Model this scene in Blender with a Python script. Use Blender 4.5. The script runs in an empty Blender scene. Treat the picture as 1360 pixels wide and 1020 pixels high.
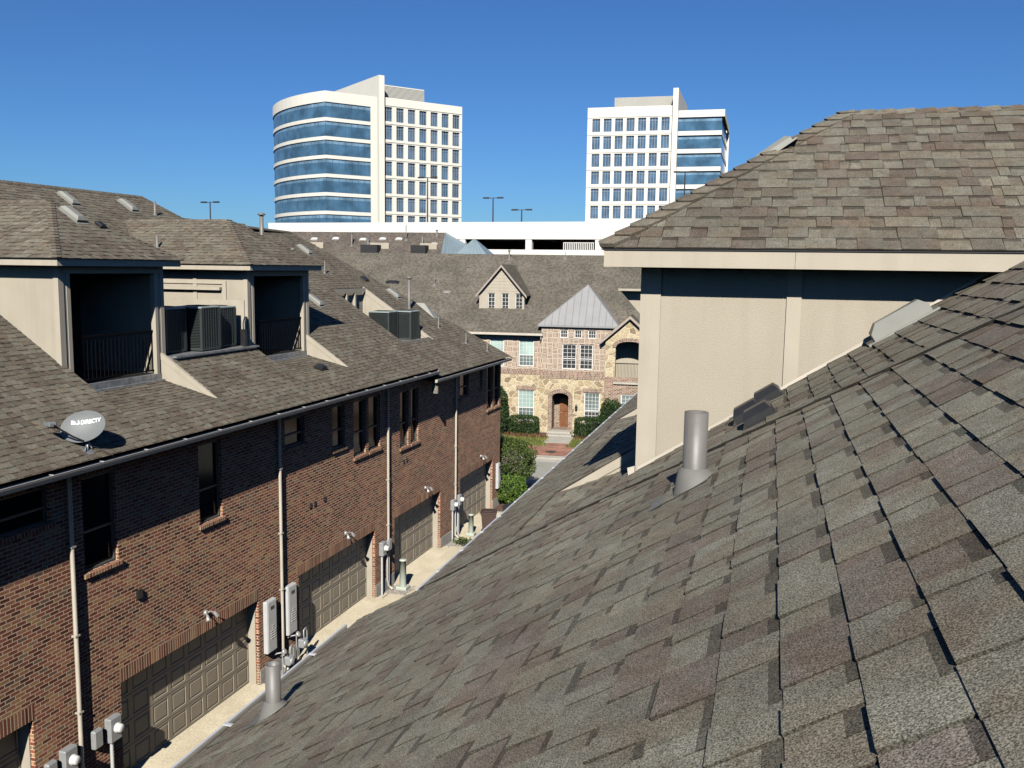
import bpy, math, random
from mathutils import Vector, Matrix
R_ = math.radians
scene = bpy.context.scene
COL = scene.collection
EYE = 10.8                      # eye height above the alley
AR, AL, AF = 15.53, 17.32, 11.0  # azimuths of the three street grids

class Frame:
    """a local grid: metres from the eye, turned about the vertical"""
    def __init__(s, A, S=1.0):
        s.A, s.S = A, S
        s.rot = Matrix.Rotation(-R_(A), 3, 'Z')
    def w(s, p):
        return s.rot @ (Vector(p) * s.S) + Vector((0, 0, EYE))
FL = Frame(AL); FLw = Frame(AL, 1.0189); FR = Frame(AR, 1.3); FF = Frame(AF, 1.0189)
G_ = EYE / 1.0189            # eye height counted in the units of the FLw and FF grids
INFO = {}

# ------------------------------------------------------------------ mesh builder
class MB:
    def __init__(s):
        s.v = []; s.f = []; s.m = []; s.sm = []; s.c = []; s.rotuv = []
    def poly(s, pts, mi=0, smooth=False, col=None, ru=False):
        i = len(s.v); s.v += [tuple(p) for p in pts]
        s.f.append(list(range(i, i + len(pts)))); s.m.append(mi); s.sm.append(smooth); s.c.append(col); s.rotuv.append(ru)
        return s
    def faces(s, verts, faces, mi=0, smooth=False, col=None, ru=False):
        i = len(s.v); s.v += [tuple(p) for p in verts]
        for f in faces:
            s.f.append([i + k for k in f]); s.m.append(mi); s.sm.append(smooth); s.c.append(col); s.rotuv.append(ru)
        return s
    def box(s, a, b, mi=0, M=None, ru=False, col=None):
        x0, x1 = sorted((a[0], b[0])); y0, y1 = sorted((a[1], b[1])); z0, z1 = sorted((a[2], b[2]))
        v = [(x0,y0,z0),(x1,y0,z0),(x1,y1,z0),(x0,y1,z0),(x0,y0,z1),(x1,y0,z1),(x1,y1,z1),(x0,y1,z1)]
        if M is not None: v = [tuple(M @ Vector(p)) for p in v]
        return s.faces(v, [(0,3,2,1),(4,5,6,7),(0,1,5,4),(1,2,6,5),(2,3,7,6),(3,0,4,7)], mi, ru=ru, col=col)
    def bbox(s, a, b, ch=.01, mi=0, M=None):
        """box with chamfered edges"""
        x0, x1 = sorted((a[0], b[0])); y0, y1 = sorted((a[1], b[1])); z0, z1 = sorted((a[2], b[2]))
        v = []; 
        def P(x, y, z): v.append((x, y, z)); return len(v) - 1
        idx = {}
        for X in (0, 1):
            for Y in (0, 1):
                for Z in (0, 1):
                    x = (x0, x1)[X]; y = (y0, y1)[Y]; z = (z0, z1)[Z]
                    dx = ch * (1, -1)[X]; dy = ch * (1, -1)[Y]; dz = ch * (1, -1)[Z]
                    idx[X, Y, Z, 0] = P(x, y + dy, z + dz); idx[X, Y, Z, 1] = P(x + dx, y, z + dz); idx[X, Y, Z, 2] = P(x + dx, y + dy, z)
        F = []
        for X in (0, 1): F.append([idx[X,0,0,0], idx[X,1,0,0], idx[X,1,1,0], idx[X,0,1,0]][::(1 if X else -1)])
        for Y in (0, 1): F.append([idx[0,Y,0,1], idx[1,Y,0,1], idx[1,Y,1,1], idx[0,Y,1,1]][::(-1 if Y else 1)])
        for Z in (0, 1): F.append([idx[0,0,Z,2], idx[1,0,Z,2], idx[1,1,Z,2], idx[0,1,Z,2]][::(1 if Z else -1)])
        for X in (0, 1):
            for Y in (0, 1):
                F.append([idx[X,Y,0,0], idx[X,Y,0,1], idx[X,Y,1,1], idx[X,Y,1,0]][::(1 if X ^ Y else -1)])
                F.append([idx[X,0,Y,0], idx[X,0,Y,2], idx[X,1,Y,2], idx[X,1,Y,0]][::(1 if X ^ Y else -1)])
                F.append([idx[0,X,Y,1], idx[0,X,Y,2], idx[1,X,Y,2], idx[1,X,Y,1]][::(1 if X ^ Y else -1)])
        for X in (0, 1):
            for Y in (0, 1):
                for Z in (0, 1):
                    F.append([idx[X,Y,Z,0], idx[X,Y,Z,1], idx[X,Y,Z,2]][::(1 if (X + Y + Z) % 2 else -1)])
        if M is not None: v = [tuple(M @ Vector(p)) for p in v]
        return s.faces(v, F, mi)
    def tube(s, pts, r, n=10, mi=0, caps=True, smooth=True):
        pts = [Vector(p) for p in pts]
        rs = r if isinstance(r, (list, tuple)) else [r] * len(pts)
        vs = []; fs = []
        ref = Vector((0, 0, 1)) if abs((pts[-1] - pts[0]).normalized().z) < .9 else Vector((1, 0, 0))
        for i, p in enumerate(pts):
            d = (pts[min(i + 1, len(pts) - 1)] - pts[max(i - 1, 0)]).normalized()
            a = ref.cross(d).normalized(); b = d.cross(a)
            for k in range(n):
                t = 2 * math.pi * k / n
                vs.append(p + a * rs[i] * math.cos(t) + b * rs[i] * math.sin(t))
        for i in range(len(pts) - 1):
            for k in range(n):
                fs.append((i*n+k, i*n+(k+1) % n, (i+1)*n+(k+1) % n, (i+1)*n+k))
        s.faces(vs, fs, mi, smooth)
        if caps:
            s.poly([vs[k] for k in range(n)][::-1], mi); s.poly([vs[(len(pts)-1)*n+k] for k in range(n)], mi)
        return s
    def lathe(s, c, prof, n=20, mi=0, M=None, smooth=True):
        """prof: list of (radius, height) about the vertical axis at c"""
        vs = []
        for r, h in prof:
            for k in range(n):
                t = 2 * math.pi * k / n; p = Vector((r * math.cos(t), r * math.sin(t), h))
                if M is not None: p = M @ p
                vs.append(p + Vector(c))
        fs = [(i*n+k, i*n+(k+1) % n, (i+1)*n+(k+1) % n, (i+1)*n+k) for i in range(len(prof)-1) for k in range(n)]
        return s.faces(vs, fs, mi, smooth)
    def prism(s, pts, d, mi=0):
        """extrude a planar outline by vector d"""
        d = Vector(d); a = [Vector(p) for p in pts]; b = [p + d for p in a]; n = len(a)
        s.poly(a, mi); s.poly(b[::-1], mi)
        for i in range(n): s.poly([a[i], b[i], b[(i+1) % n], a[(i+1) % n]], mi)
        return s

def mesh_of(name, mb, mats, S, base):
    me = bpy.data.meshes.new(name)
    B = Vector(base)
    me.from_pydata([((Vector(p) - B) * S)[:] for p in mb.v], [], mb.f)
    for m in (mats if isinstance(mats, (list, tuple)) else [mats]): me.materials.append(m)
    me.polygons.foreach_set('material_index', mb.m)
    me.polygons.foreach_set('use_smooth', mb.sm)
    uv = me.uv_layers.new(name='UVMap').data
    hascol = any(c is not None for c in mb.c)
    ca = me.color_attributes.new('Col', 'FLOAT_COLOR', 'CORNER').data if hascol else None
    li = 0; Z = Vector((0, 0, 1)); V = [Vector(p) for p in mb.v]
    uvs = []; cols = []
    for f, ru, c in zip(mb.f, mb.rotuv, mb.c):
        a = V[f[0]]; n = Vector((0, 0, 0))
        for i in range(1, len(f) - 1): n += (V[f[i]] - a).cross(V[f[i+1]] - a)
        if n.length < 1e-12: n = Vector((0, 0, 1))
        n.normalize()
        if abs(n.z) > .97: U, W = Vector((1, 0, 0)), Vector((0, 1, 0))
        else:
            U = Z.cross(n).normalized(); W = n.cross(U)
        if ru: U, W = W, U
        for k in f:
            p = V[k] * S; uvs += [p.dot(U), p.dot(W)]
            if hascol: cols += list(c or (1, 1, 1)) + [1]
    uv.foreach_set('uv', uvs)
    if hascol: ca.foreach_set('color', cols)
    me.update(); me.validate()
    return me

def props(o, label=None, cat=None, group=None, kind=None):
    if label: o['label'] = label
    if cat: o['category'] = cat
    if group: o['group'] = group
    if kind: o['kind'] = kind
    return o
def thing(name, label, cat, fr, base, group=None):
    o = bpy.data.objects.new(name, None); COL.objects.link(o); o.empty_display_size = .3
    o.location = fr.w(base); o.rotation_euler = (0, 0, -R_(fr.A))
    INFO[o.name] = (fr, base)
    return props(o, label, cat, group)
def part(name, mb, mats, parent, label=None, kind=None, fr=None):
    f0, base = INFO[parent.name]
    if fr is None: fr = f0
    elif fr is not f0: base = tuple(Vector(base) * f0.S / fr.S)
    me = mesh_of(name, mb, mats, fr.S, base)
    o = bpy.data.objects.new(name, me); COL.objects.link(o); o.parent = parent
    INFO[o.name] = (fr, base)
    return props(o, label, kind=kind)
def solo(name, mb, mats, fr, base, label=None, cat=None, group=None, kind=None):
    o = bpy.data.objects.new(name, mesh_of(name, mb, mats, fr.S, base)); COL.objects.link(o)
    o.location = fr.w(base); o.rotation_euler = (0, 0, -R_(fr.A))
    INFO[o.name] = (fr, base)
    return props(o, label, cat, group, kind)

# ------------------------------------------------------------------ materials
def dk(c, k=.63): return tuple(x * k for x in c)
def newmat(name):
    m = bpy.data.materials.new(name); m.use_nodes = True
    nt = m.node_tree; b = nt.nodes['Principled BSDF']
    return m, nt, b
def N(nt, t, **kw):
    n = nt.nodes.new(t)
    for k, v in kw.items():
        if k in n.inputs: n.inputs[k].default_value = v
        else: setattr(n, k, v)
    return n
def ramp(nt, stops, interp='LINEAR'):
    r = nt.nodes.new('ShaderNodeValToRGB'); cr = r.color_ramp; cr.interpolation = interp
    while len(cr.elements) < len(stops): cr.elements.new(.5)
    for e, (p, c) in zip(cr.elements, stops): e.position = p; e.color = (*c, 1)
    return r
def mix(nt, a, b, fac, blend='MIX'):
    m = nt.nodes.new('ShaderNodeMix'); m.data_type = 'RGBA'; m.blend_type = blend
    for s, v in ((6, a), (7, b), (0, fac)):
        if hasattr(v, 'is_linked'): nt.links.new(v, m.inputs[s])
        elif v is not None: m.inputs[s].default_value = v if not isinstance(v, tuple) else (*v, 1)
    return m.outputs[2]
def bump(nt, b, h, strength=.3, dist=.01):
    n = N(nt, 'ShaderNodeBump'); n.inputs['Strength'].default_value = strength; n.inputs['Distance'].default_value = dist
    nt.links.new(h, n.inputs['Height']); nt.links.new(n.outputs[0], b.inputs['Normal'])
def plain(name, col, rough=.6, metal=0, var=.12, scale=6, bscale=0, bstr=.15, spec=.5, streak=0):
    """a painted or plain surface with faint mottling"""
    m, nt, b = newmat(name); col = dk(col)
    tc = N(nt, 'ShaderNodeTexCoord')
    n1 = N(nt, 'ShaderNodeTexNoise', Scale=scale, Detail=6.0); nt.links.new(tc.outputs['Object'], n1.inputs['Vector'])
    r = ramp(nt, [(.3, tuple(c * (1 - var) for c in col)), (.7, tuple(min(1, c * (1 + var)) for c in col))])
    nt.links.new(n1.outputs['Fac'], r.inputs[0]); nt.links.new(r.outputs[0], b.inputs['Base Color'])
    if streak:
        mp = N(nt, 'ShaderNodeMapping'); mp.inputs['Scale'].default_value = (4.5, 4.5, .35); nt.links.new(tc.outputs['Object'], mp.inputs[0])
        ns = N(nt, 'ShaderNodeTexNoise', Scale=1.6, Detail=7.0, Roughness=.6); nt.links.new(mp.outputs[0], ns.inputs['Vector'])
        rs = ramp(nt, [(.34, (1 - streak, 1 - streak * 1.1, 1 - streak * 1.2)), (.52, (1, 1, 1))]); nt.links.new(ns.outputs['Fac'], rs.inputs[0])
        nt.links.new(mix(nt, r.outputs[0], rs.outputs[0], 1.0, 'MULTIPLY'), b.inputs['Base Color'])
    b.inputs['Roughness'].default_value = rough; b.inputs['Metallic'].default_value = metal
    b.inputs['Specular IOR Level'].default_value = spec
    if bscale:
        n2 = N(nt, 'ShaderNodeTexNoise', Scale=bscale, Detail=4.0); nt.links.new(tc.outputs['Object'], n2.inputs['Vector'])
        bump(nt, b, n2.outputs['Fac'], bstr, .02)
    return m

def brick_mat(name, stops, mortar, bw=.215, bh=.075, ms=.0085, offset=.5, basket=False, bstr=.5):
    m, nt, b = newmat(name)
    uv = N(nt, 'ShaderNodeUVMap'); 
    def bt(vec):
        t = N(nt, 'ShaderNodeTexBrick', offset=offset); t.inputs['Scale'].default_value = 1.0
        t.inputs['Brick Width'].default_value = bw; t.inputs['Row Height'].default_value = bh
        t.inputs['Mortar Size'].default_value = ms; t.inputs['Mortar Smooth'].default_value = .1
        t.inputs['Color1'].default_value = (0, 0, 0, 1); t.inputs['Color2'].default_value = (1, 1, 1, 1); t.inputs['Mortar'].default_value = (.5, .5, .5, 1)
        nt.links.new(vec, t.inputs['Vector']); return t
    t = bt(uv.outputs[0]); colo, fac = t.outputs['Color'], t.outputs['Fac']
    if basket:
        sep = N(nt, 'ShaderNodeSeparateXYZ'); nt.links.new(uv.outputs[0], sep.inputs[0])
        cmb = N(nt, 'ShaderNodeCombineXYZ'); nt.links.new(sep.outputs[1], cmb.inputs[0]); nt.links.new(sep.outputs[0], cmb.inputs[1])
        t2 = bt(cmb.outputs[0])
        ck = N(nt, 'ShaderNodeTexChecker'); ck.inputs['Scale'].default_value = 1 / (bh * 4); nt.links.new(uv.outputs[0], ck.inputs['Vector'])
        ck.inputs[1].default_value = (0, 0, 0, 1); ck.inputs[2].default_value = (1, 1, 1, 1)
        colo = mix(nt, t.outputs['Color'], t2.outputs['Color'], ck.outputs['Fac'])
        fm = N(nt, 'ShaderNodeMix'); nt.links.new(ck.outputs['Fac'], fm.inputs[0]); nt.links.new(t.outputs['Fac'], fm.inputs[2]); nt.links.new(t2.outputs['Fac'], fm.inputs[3]); fac = fm.outputs[0]
    r = ramp(nt, [(p, dk(c)) for p, c in stops]); mortar = tuple(x * .63 for x in mortar); nt.links.new(colo, r.inputs[0])
    nz = N(nt, 'ShaderNodeTexNoise', Scale=.9, Detail=5.0); nt.links.new(uv.outputs[0], nz.inputs['Vector'])
    r2 = ramp(nt, [(.35, (.72, .72, .72)), (.65, (1.2, 1.15, 1.1))]); nt.links.new(nz.outputs['Fac'], r2.inputs[0])
    nf = N(nt, 'ShaderNodeTexNoise', Scale=60.0, Detail=3.0); nt.links.new(uv.outputs[0], nf.inputs['Vector'])
    r3 = ramp(nt, [(.3, (.75, .75, .75)), (.7, (1.25, 1.25, 1.25))]); nt.links.new(nf.outputs['Fac'], r3.inputs[0])
    c = mix(nt, r.outputs[0], r2.outputs[0], 1.0, 'MULTIPLY'); c = mix(nt, c, r3.outputs[0], 1.0, 'MULTIPLY')
    c = mix(nt, c, mortar, fac)
    nt.links.new(c, b.inputs['Base Color']); b.inputs['Roughness'].default_value = .9; b.inputs['Specular IOR Level'].default_value = .2
    inv = N(nt, 'ShaderNodeMath', operation='SUBTRACT'); inv.inputs[0].default_value = 1; nt.links.new(fac, inv.inputs[1])
    ad = N(nt, 'ShaderNodeMath', operation='MULTIPLY_ADD'); nt.links.new(nf.outputs['Fac'], ad.inputs[0]); ad.inputs[1].default_value = .25; nt.links.new(inv.outputs[0], ad.inputs[2])
    bump(nt, b, ad.outputs[0], bstr, .006)
    return m
def shingle_geo_mat(name, fine=220.0, amt=.55):
    """granules over the per-shingle colour"""
    m, nt, b = newmat(name)
    at = N(nt, 'ShaderNodeVertexColor', layer_name='Col'); tc = N(nt, 'ShaderNodeTexCoord')
    n1 = N(nt, 'ShaderNodeTexNoise', Scale=fine, Detail=2.0, Roughness=.7); nt.links.new(tc.outputs['Object'], n1.inputs['Vector'])
    r1 = ramp(nt, [(.36, (1 - amt,) * 3), (.5, (1, 1, 1)), (.64, (1 + amt * 1.3,) * 3)]); nt.links.new(n1.outputs['Fac'], r1.inputs[0])
    n2 = N(nt, 'ShaderNodeTexNoise', Scale=1.3, Detail=5.0); nt.links.new(tc.outputs['Object'], n2.inputs['Vector'])
    r2 = ramp(nt, [(.35, (.86, .85, .84)), (.65, (1.1, 1.1, 1.08))]); nt.links.new(n2.outputs['Fac'], r2.inputs[0])
    n3 = N(nt, 'ShaderNodeTexNoise', Scale=14.0, Detail=4.0); nt.links.new(tc.outputs['Object'], n3.inputs['Vector'])
    r3 = ramp(nt, [(.35, (.88, .87, .86)), (.65, (1.1, 1.1, 1.1))]); nt.links.new(n3.outputs['Fac'], r3.inputs[0])
    n4 = N(nt, 'ShaderNodeTexNoise', Scale=5.5, Detail=3.0); nt.links.new(tc.outputs['Object'], n4.inputs['Vector'])
    r4 = ramp(nt, [(.42, (1, 1, 1)), (.62, (.97, .89, .84))]); nt.links.new(n4.outputs['Fac'], r4.inputs[0])
    c = mix(nt, at.outputs['Color'], r1.outputs[0], 1.0, 'MULTIPLY'); c = mix(nt, c, r2.outputs[0], 1.0, 'MULTIPLY'); c = mix(nt, c, r3.outputs[0], 1.0, 'MULTIPLY'); c = mix(nt, c, r4.outputs[0], 1.0, 'MULTIPLY')
    nt.links.new(c, b.inputs['Base Color']); b.inputs['Roughness'].default_value = .95; b.inputs['Specular IOR Level'].default_value = .15
    bump(nt, b, n1.outputs['Fac'], .35, .004)
    return m
def shingle_tex_mat(name, stops, w=.2, e=.143):
    m, nt, b = newmat(name)
    uv = N(nt, 'ShaderNodeUVMap')
    nd = N(nt, 'ShaderNodeTexNoise', Scale=2.0); nt.links.new(uv.outputs[0], nd.inputs['Vector'])
    t = N(nt, 'ShaderNodeTexBrick', offset=.37, offset_frequency=3); t.inputs['Scale'].default_value = 1.0
    for k, v in (('Brick Width', w), ('Row Height', e), ('Mortar Size', .006), ('Mortar Smooth', .2)): t.inputs[k].default_value = v
    t.inputs['Color1'].default_value = (0, 0, 0, 1); t.inputs['Color2'].default_value = (1, 1, 1, 1); t.inputs['Mortar'].default_value = (0, 0, 0, 1)
    nt.links.new(uv.outputs[0], t.inputs['Vector'])
    r = ramp(nt, [(p, dk(c)) for p, c in stops]); nt.links.new(t.outputs['Color'], r.inputs[0])
    n2 = N(nt, 'ShaderNodeTexNoise', Scale=.5, Detail=6.0); nt.links.new(uv.outputs[0], n2.inputs['Vector'])
    r2 = ramp(nt, [(.35, (.84, .84, .84)), (.65, (1.14, 1.13, 1.12))]); nt.links.new(n2.outputs['Fac'], r2.inputs[0])
    n3 = N(nt, 'ShaderNodeTexNoise', Scale=9.0, Detail=5.0); nt.links.new(uv.outputs[0], n3.inputs['Vector'])
    r3 = ramp(nt, [(.35, (.82, .82, .82)), (.65, (1.18, 1.18, 1.18))]); nt.links.new(n3.outputs['Fac'], r3.inputs[0])
    c = mix(nt, r.outputs[0], r2.outputs[0], 1.0, 'MULTIPLY'); c = mix(nt, c, r3.outputs[0], 1.0, 'MULTIPLY')
    # butt line of each course
    nt.links.new(c, b.inputs['Base Color']); b.inputs['Roughness'].default_value = .95; b.inputs['Specular IOR Level'].default_value = .15
    inv = N(nt, 'ShaderNodeMath', operation='SUBTRACT'); inv.inputs[0].default_value = 1; nt.links.new(t.outputs['Fac'], inv.inputs[1])
    bump(nt, b, inv.outputs[0], .6, .008)
    return m
def stone_mat(name):
    m, nt, b = newmat(name)
    uv = N(nt, 'ShaderNodeUVMap'); mp = N(nt, 'ShaderNodeMapping'); mp.inputs['Scale'].default_value = (1.0, 1.35, 1)
    nw = N(nt, 'ShaderNodeTexNoise', Scale=2.5, Detail=2.0); nt.links.new(uv.outputs[0], nw.inputs['Vector'])
    ws = N(nt, 'ShaderNodeVectorMath', operation='MULTIPLY_ADD'); nt.links.new(nw.outputs['Color'], ws.inputs[0]); ws.inputs[1].default_value = (.12, .12, 0); nt.links.new(uv.outputs[0], ws.inputs[2])
    nt.links.new(ws.outputs[0], mp.inputs[0])
    v1 = N(nt, 'ShaderNodeTexVoronoi', Scale=2.3); v1.voronoi_dimensions = '2D'
    v2 = N(nt, 'ShaderNodeTexVoronoi', Scale=2.3, feature='DISTANCE_TO_EDGE'); v2.voronoi_dimensions = '2D'
    nt.links.new(mp.outputs[0], v1.inputs['Vector']); nt.links.new(mp.outputs[0], v2.inputs['Vector'])
    sp = N(nt, 'ShaderNodeSeparateColor'); nt.links.new(v1.outputs['Color'], sp.inputs[0])
    r = ramp(nt, [(0, (.26, .205, .12)), (.3, (.35, .285, .175)), (.6, (.39, .33, .215)), (.82, (.28, .22, .135)), (1, (.17, .125, .075))]); nt.links.new(sp.outputs[0], r.inputs[0])
    nf = N(nt, 'ShaderNodeTexNoise', Scale=7.0, Detail=6.0); nt.links.new(uv.outputs[0], nf.inputs['Vector'])
    r3 = ramp(nt, [(.3, (.72, .7, .66)), (.7, (1.25, 1.25, 1.25))]); nt.links.new(nf.outputs['Fac'], r3.inputs[0])
    c = mix(nt, r.outputs[0], r3.outputs[0], 1.0, 'MULTIPLY')
    e = ramp(nt, [(.03, (1, 1, 1)), (.065, (0, 0, 0))]); nt.links.new(v2.outputs['Distance'], e.inputs[0])
    c = mix(nt, c, (.46, .405, .31), e.outputs[0])
    nt.links.new(c, b.inputs['Base Color']); b.inputs['Roughness'].default_value = .9
    h = ramp(nt, [(.02, (0, 0, 0)), (.1, (1, 1, 1))]); nt.links.new(v2.outputs['Distance'], h.inputs[0]); bump(nt, b, h.outputs[0], .6, .03)
    return m
def glass_mat(name, col, rough=.06, metal=0., spec=.8):
    m, nt, b = newmat(name)
    tc = N(nt, 'ShaderNodeTexCoord'); n = N(nt, 'ShaderNodeTexNoise', Scale=.35, Detail=3.0); nt.links.new(tc.outputs['Object'], n.inputs['Vector'])
    r = ramp(nt, [(.35, tuple(c * .55 for c in col)), (.65, tuple(c * 1.05 for c in col))]); nt.links.new(n.outputs['Fac'], r.inputs[0])
    nt.links.new(r.outputs[0], b.inputs['Base Color'])
    b.inputs['Roughness'].default_value = rough; b.inputs['Metallic'].default_value = metal; b.inputs['Specular IOR Level'].default_value = spec
    bump(nt, b, n.outputs['Fac'], .04, .2)
    return m
def leaf_mat(name, stops):
    m, nt, b = newmat(name)
    at = N(nt, 'ShaderNodeVertexColor', layer_name='Col'); r = ramp(nt, [(p, dk(c, .75)) for p, c in stops]); nt.links.new(at.outputs['Color'], r.inputs[0])
    nt.links.new(r.outputs[0], b.inputs['Base Color']); b.inputs['Roughness'].default_value = .55; b.inputs['Specular IOR Level'].default_value = .3
    tr = N(nt, 'ShaderNodeBsdfTranslucent'); nt.links.new(r.outputs[0], tr.inputs[0])
    ms = N(nt, 'ShaderNodeMixShader'); ms.inputs[0].default_value = .25
    out = nt.nodes['Material Output']; nt.links.new(b.outputs[0], ms.inputs[1]); nt.links.new(tr.outputs[0], ms.inputs[2]); nt.links.new(ms.outputs[0], out.inputs[0])
    return m
def ground_mat(name, a, c, scale=3, bs=40, rough=.95, crack=0, fine=80.0):
    m, nt, b = newmat(name)
    tc = N(nt, 'ShaderNodeTexCoord')
    n = N(nt, 'ShaderNodeTexNoise', Scale=scale, Detail=8.0, Roughness=.65); nt.links.new(tc.outputs['Object'], n.inputs['Vector'])
    r = ramp(nt, [(.32, dk(a)), (.68, dk(c))]); nt.links.new(n.outputs['Fac'], r.inputs[0])
    n2 = N(nt, 'ShaderNodeTexNoise', Scale=fine, Detail=2.0); nt.links.new(tc.outputs['Object'], n2.inputs['Vector'])
    r2 = ramp(nt, [(.35, (.82,) * 3), (.65, (1.15,) * 3)]); nt.links.new(n2.outputs['Fac'], r2.inputs[0])
    cc = mix(nt, r.outputs[0], r2.outputs[0], 1.0, 'MULTIPLY')
    nt.links.new(cc, b.inputs['Base Color']); b.inputs['Roughness'].default_value = rough
    bump(nt, b, n2.outputs['Fac'], .3, .01)
    return m

M = {}
M['brick'] = brick_mat('brown brick', [(0, (.10, .033, .02)), (.25, (.25, .082, .045)), (.5, (.37, .125, .07)), (.68, (.42, .18, .095)), (.84, (.47, .27, .115)), (.94, (.28, .19, .12)), (1, (.13, .07, .055))], (.74, .56, .40), ms=.0085)
M['brick_soldier'] = brick_mat('standing bricks', [(0, (.11, .04, .025)), (.3, (.28, .10, .055)), (.6, (.40, .17, .09)), (.85, (.50, .30, .15)), (1, (.16, .08, .06))], (.74, .56, .40), 7.0, .078, .009, 0.0)
M['brick_pink'] = brick_mat('rose brick', [(0, (.09, .045, .032)), (.35, (.20, .108, .078)), (.7, (.28, .165, .12)), (1, (.35, .25, .185))], (.62, .52, .41), .23, .085, .013)
M['brick_basket'] = brick_mat('rose basket weave brick', [(0, (.075, .036, .027)), (.35, (.18, .098, .072)), (.7, (.27, .163, .12)), (1, (.35, .26, .195))], (.72, .62, .49), .34, .085, .021, 0, True)
M['paver'] = brick_mat('red paver', [(0, (.34, .15, .10)), (.5, (.44, .21, .15)), (1, (.50, .28, .20))], (.38, .27, .2), .2, .1, .006)
M['stone'] = stone_mat('tan field stone')
M['stucco'] = plain('tan stucco', (.50, .445, .35), .92, var=.06, scale=1.1, bscale=180, bstr=.45, spec=.2, streak=.05)
M['trim'] = plain('tan trim board', (.51, .455, .36), .75, var=.05, scale=3, bscale=60, bstr=.08, spec=.3, streak=.06)
M['trim2'] = plain('taupe trim', (.42, .35, .29), .75, var=.06, scale=3)
M['soffit'] = plain('soffit board', (.30, .27, .22), .9, var=.05)
M['inside'] = plain('balcony surface with painted shade', (.045, .04, .035), .95, var=.1)  # darkened stucco tone, the recess shade is put into the colour
M['dark'] = plain('near black fill', (.015, .015, .016), .8, var=.3)
M['black'] = plain('black plastic', (.018, .018, .02), .45, var=.3)
M['iron'] = plain('black iron rail', (.006, .006, .007), .9, var=.2, spec=.05)
M['gutter'] = plain('painted gutter', (.62, .56, .46), .5, var=.1, scale=2, bscale=9, bstr=.1)
M['gutterin'] = plain('dark gutter channel', (.16, .15, .14), .8, var=.35, scale=5)  # dark mottled tone for gutter channels and joints
M['white'] = plain('white paint', (.78, .76, .72), .45, var=.05)
M['clip'] = plain('bright aluminium strap', (.8, .8, .8), .35, 0.3, var=.05)
M['galv'] = plain('galvanised flashing', (.36, .37, .38), .45, .5, var=.35, scale=9)
M['pipe'] = plain('grey painted vent pipe', (.20, .19, .175), .5, var=.07, scale=7, bscale=12, bstr=.08, streak=.25)
M['boot'] = plain('grey flashing boot', (.19, .185, .165), .7, var=.12, scale=9)
M['hood'] = plain('grey sheet metal hood', (.33, .33, .29), .45, .15, var=.08, scale=6)
M['door'] = plain('tan steel garage door', (.40, .335, .245), .55, var=.06, scale=2)
M['meter'] = plain('grey utility box', (.40, .41, .41), .45, .2, var=.08, scale=9)
M['panel'] = plain('grey white cabinet', (.66, .66, .65), .4, .1, var=.05, scale=5)
M['ped'] = plain('pale green pedestal', (.55, .60, .50), .6, var=.08)
M['conc'] = ground_mat('pale concrete', (.64, .54, .37), (.86, .76, .55), .7, fine=30.0)
M['conc2'] = ground_mat('grey street concrete', (.34, .33, .28), (.42, .41, .35), .6, fine=20.0)
M['curb'] = ground_mat('kerb concrete', (.46, .43, .36), (.58, .54, .45), 1.5, fine=20.0)
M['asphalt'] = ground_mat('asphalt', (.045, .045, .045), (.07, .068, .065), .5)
M['earth'] = ground_mat('dry earth', (.14, .11, .075), (.20, .17, .10), .3)
M['mulch'] = ground_mat('brown mulch', (.09, .045, .03), (.19, .10, .065), 9, fine=35.0)
M['gravel'] = ground_mat('gravel', (.26, .23, .19), (.5, .46, .4), 25, fine=60.0)
M['grassbase'] = ground_mat('lawn', (.08, .10, .02), (.20, .19, .05), 4, fine=30.0)
M['leafdark'] = leaf_mat('dark green leaves', [(0, (.012, .03, .008)), (.5, (.035, .075, .018)), (1, (.09, .14, .035))])
M['leafmid'] = leaf_mat('mid green leaves', [(0, (.025, .05, .008)), (.5, (.075, .12, .022)), (1, (.17, .20, .05))])
M['leafbright'] = leaf_mat('bright green leaves', [(0, (.03, .07, .01)), (.5, (.10, .19, .025)), (1, (.22, .30, .06))])
M['grass'] = leaf_mat('grass blades', [(0, (.05, .08, .015)), (.5, (.16, .20, .035)), (1, (.36, .33, .09))])
M['bark'] = plain('grey bark', (.20, .17, .14), .9, var=.3, scale=20, bscale=40, bstr=.4)
M['glassdark'] = glass_mat('dark house glass', (.010, .011, .012), .1, spec=.3)
M['screen'] = plain('dark window frame', (.10, .095, .085), .6, var=.1)
M['winpale'] = glass_mat('pale blind behind glass', (.30, .42, .38), .12, spec=.6)
M['winmid'] = glass_mat('greenish window glass', (.13, .17, .16), .1, spec=.7)
M['windk'] = glass_mat('dim window glass', (.045, .05, .05), .08, spec=.7)
M['towerglass'] = glass_mat('blue curtain glass', (.055, .125, .20), .12, .0, .6)
M['towerglass2'] = glass_mat('pale blue spandrel glass', (.15, .25, .34), .2, .0, .6)
M['towerwin'] = glass_mat('tower window glass', (.075, .13, .20), .15, .0, .6)
M['precast'] = plain('cream precast', (.88, .845, .74), .8, var=.04, scale=.15)
M['precastw'] = plain('white concrete deck', (.86, .83, .75), .8, var=.05, scale=.3)
M['mullion'] = plain('aluminium mullion', (.42, .47, .52), .4, .3, var=.05)
M['louver'] = plain('cream louvre', (.80, .78, .68), .7, var=.05)
M['pole'] = plain('dark bronze pole', (.05, .045, .04), .5, .3)
M['metalroof'] = plain('grey standing seam metal', (.33, .33, .325), .5, .05, var=.06, scale=1.5)
M['metalblue'] = plain('blue grey standing seam metal', (.33, .42, .46), .4, .35, var=.06, scale=1.5)
M['wood'] = plain('brown wood door', (.22, .09, .035), .45, var=.2, scale=5)
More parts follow.
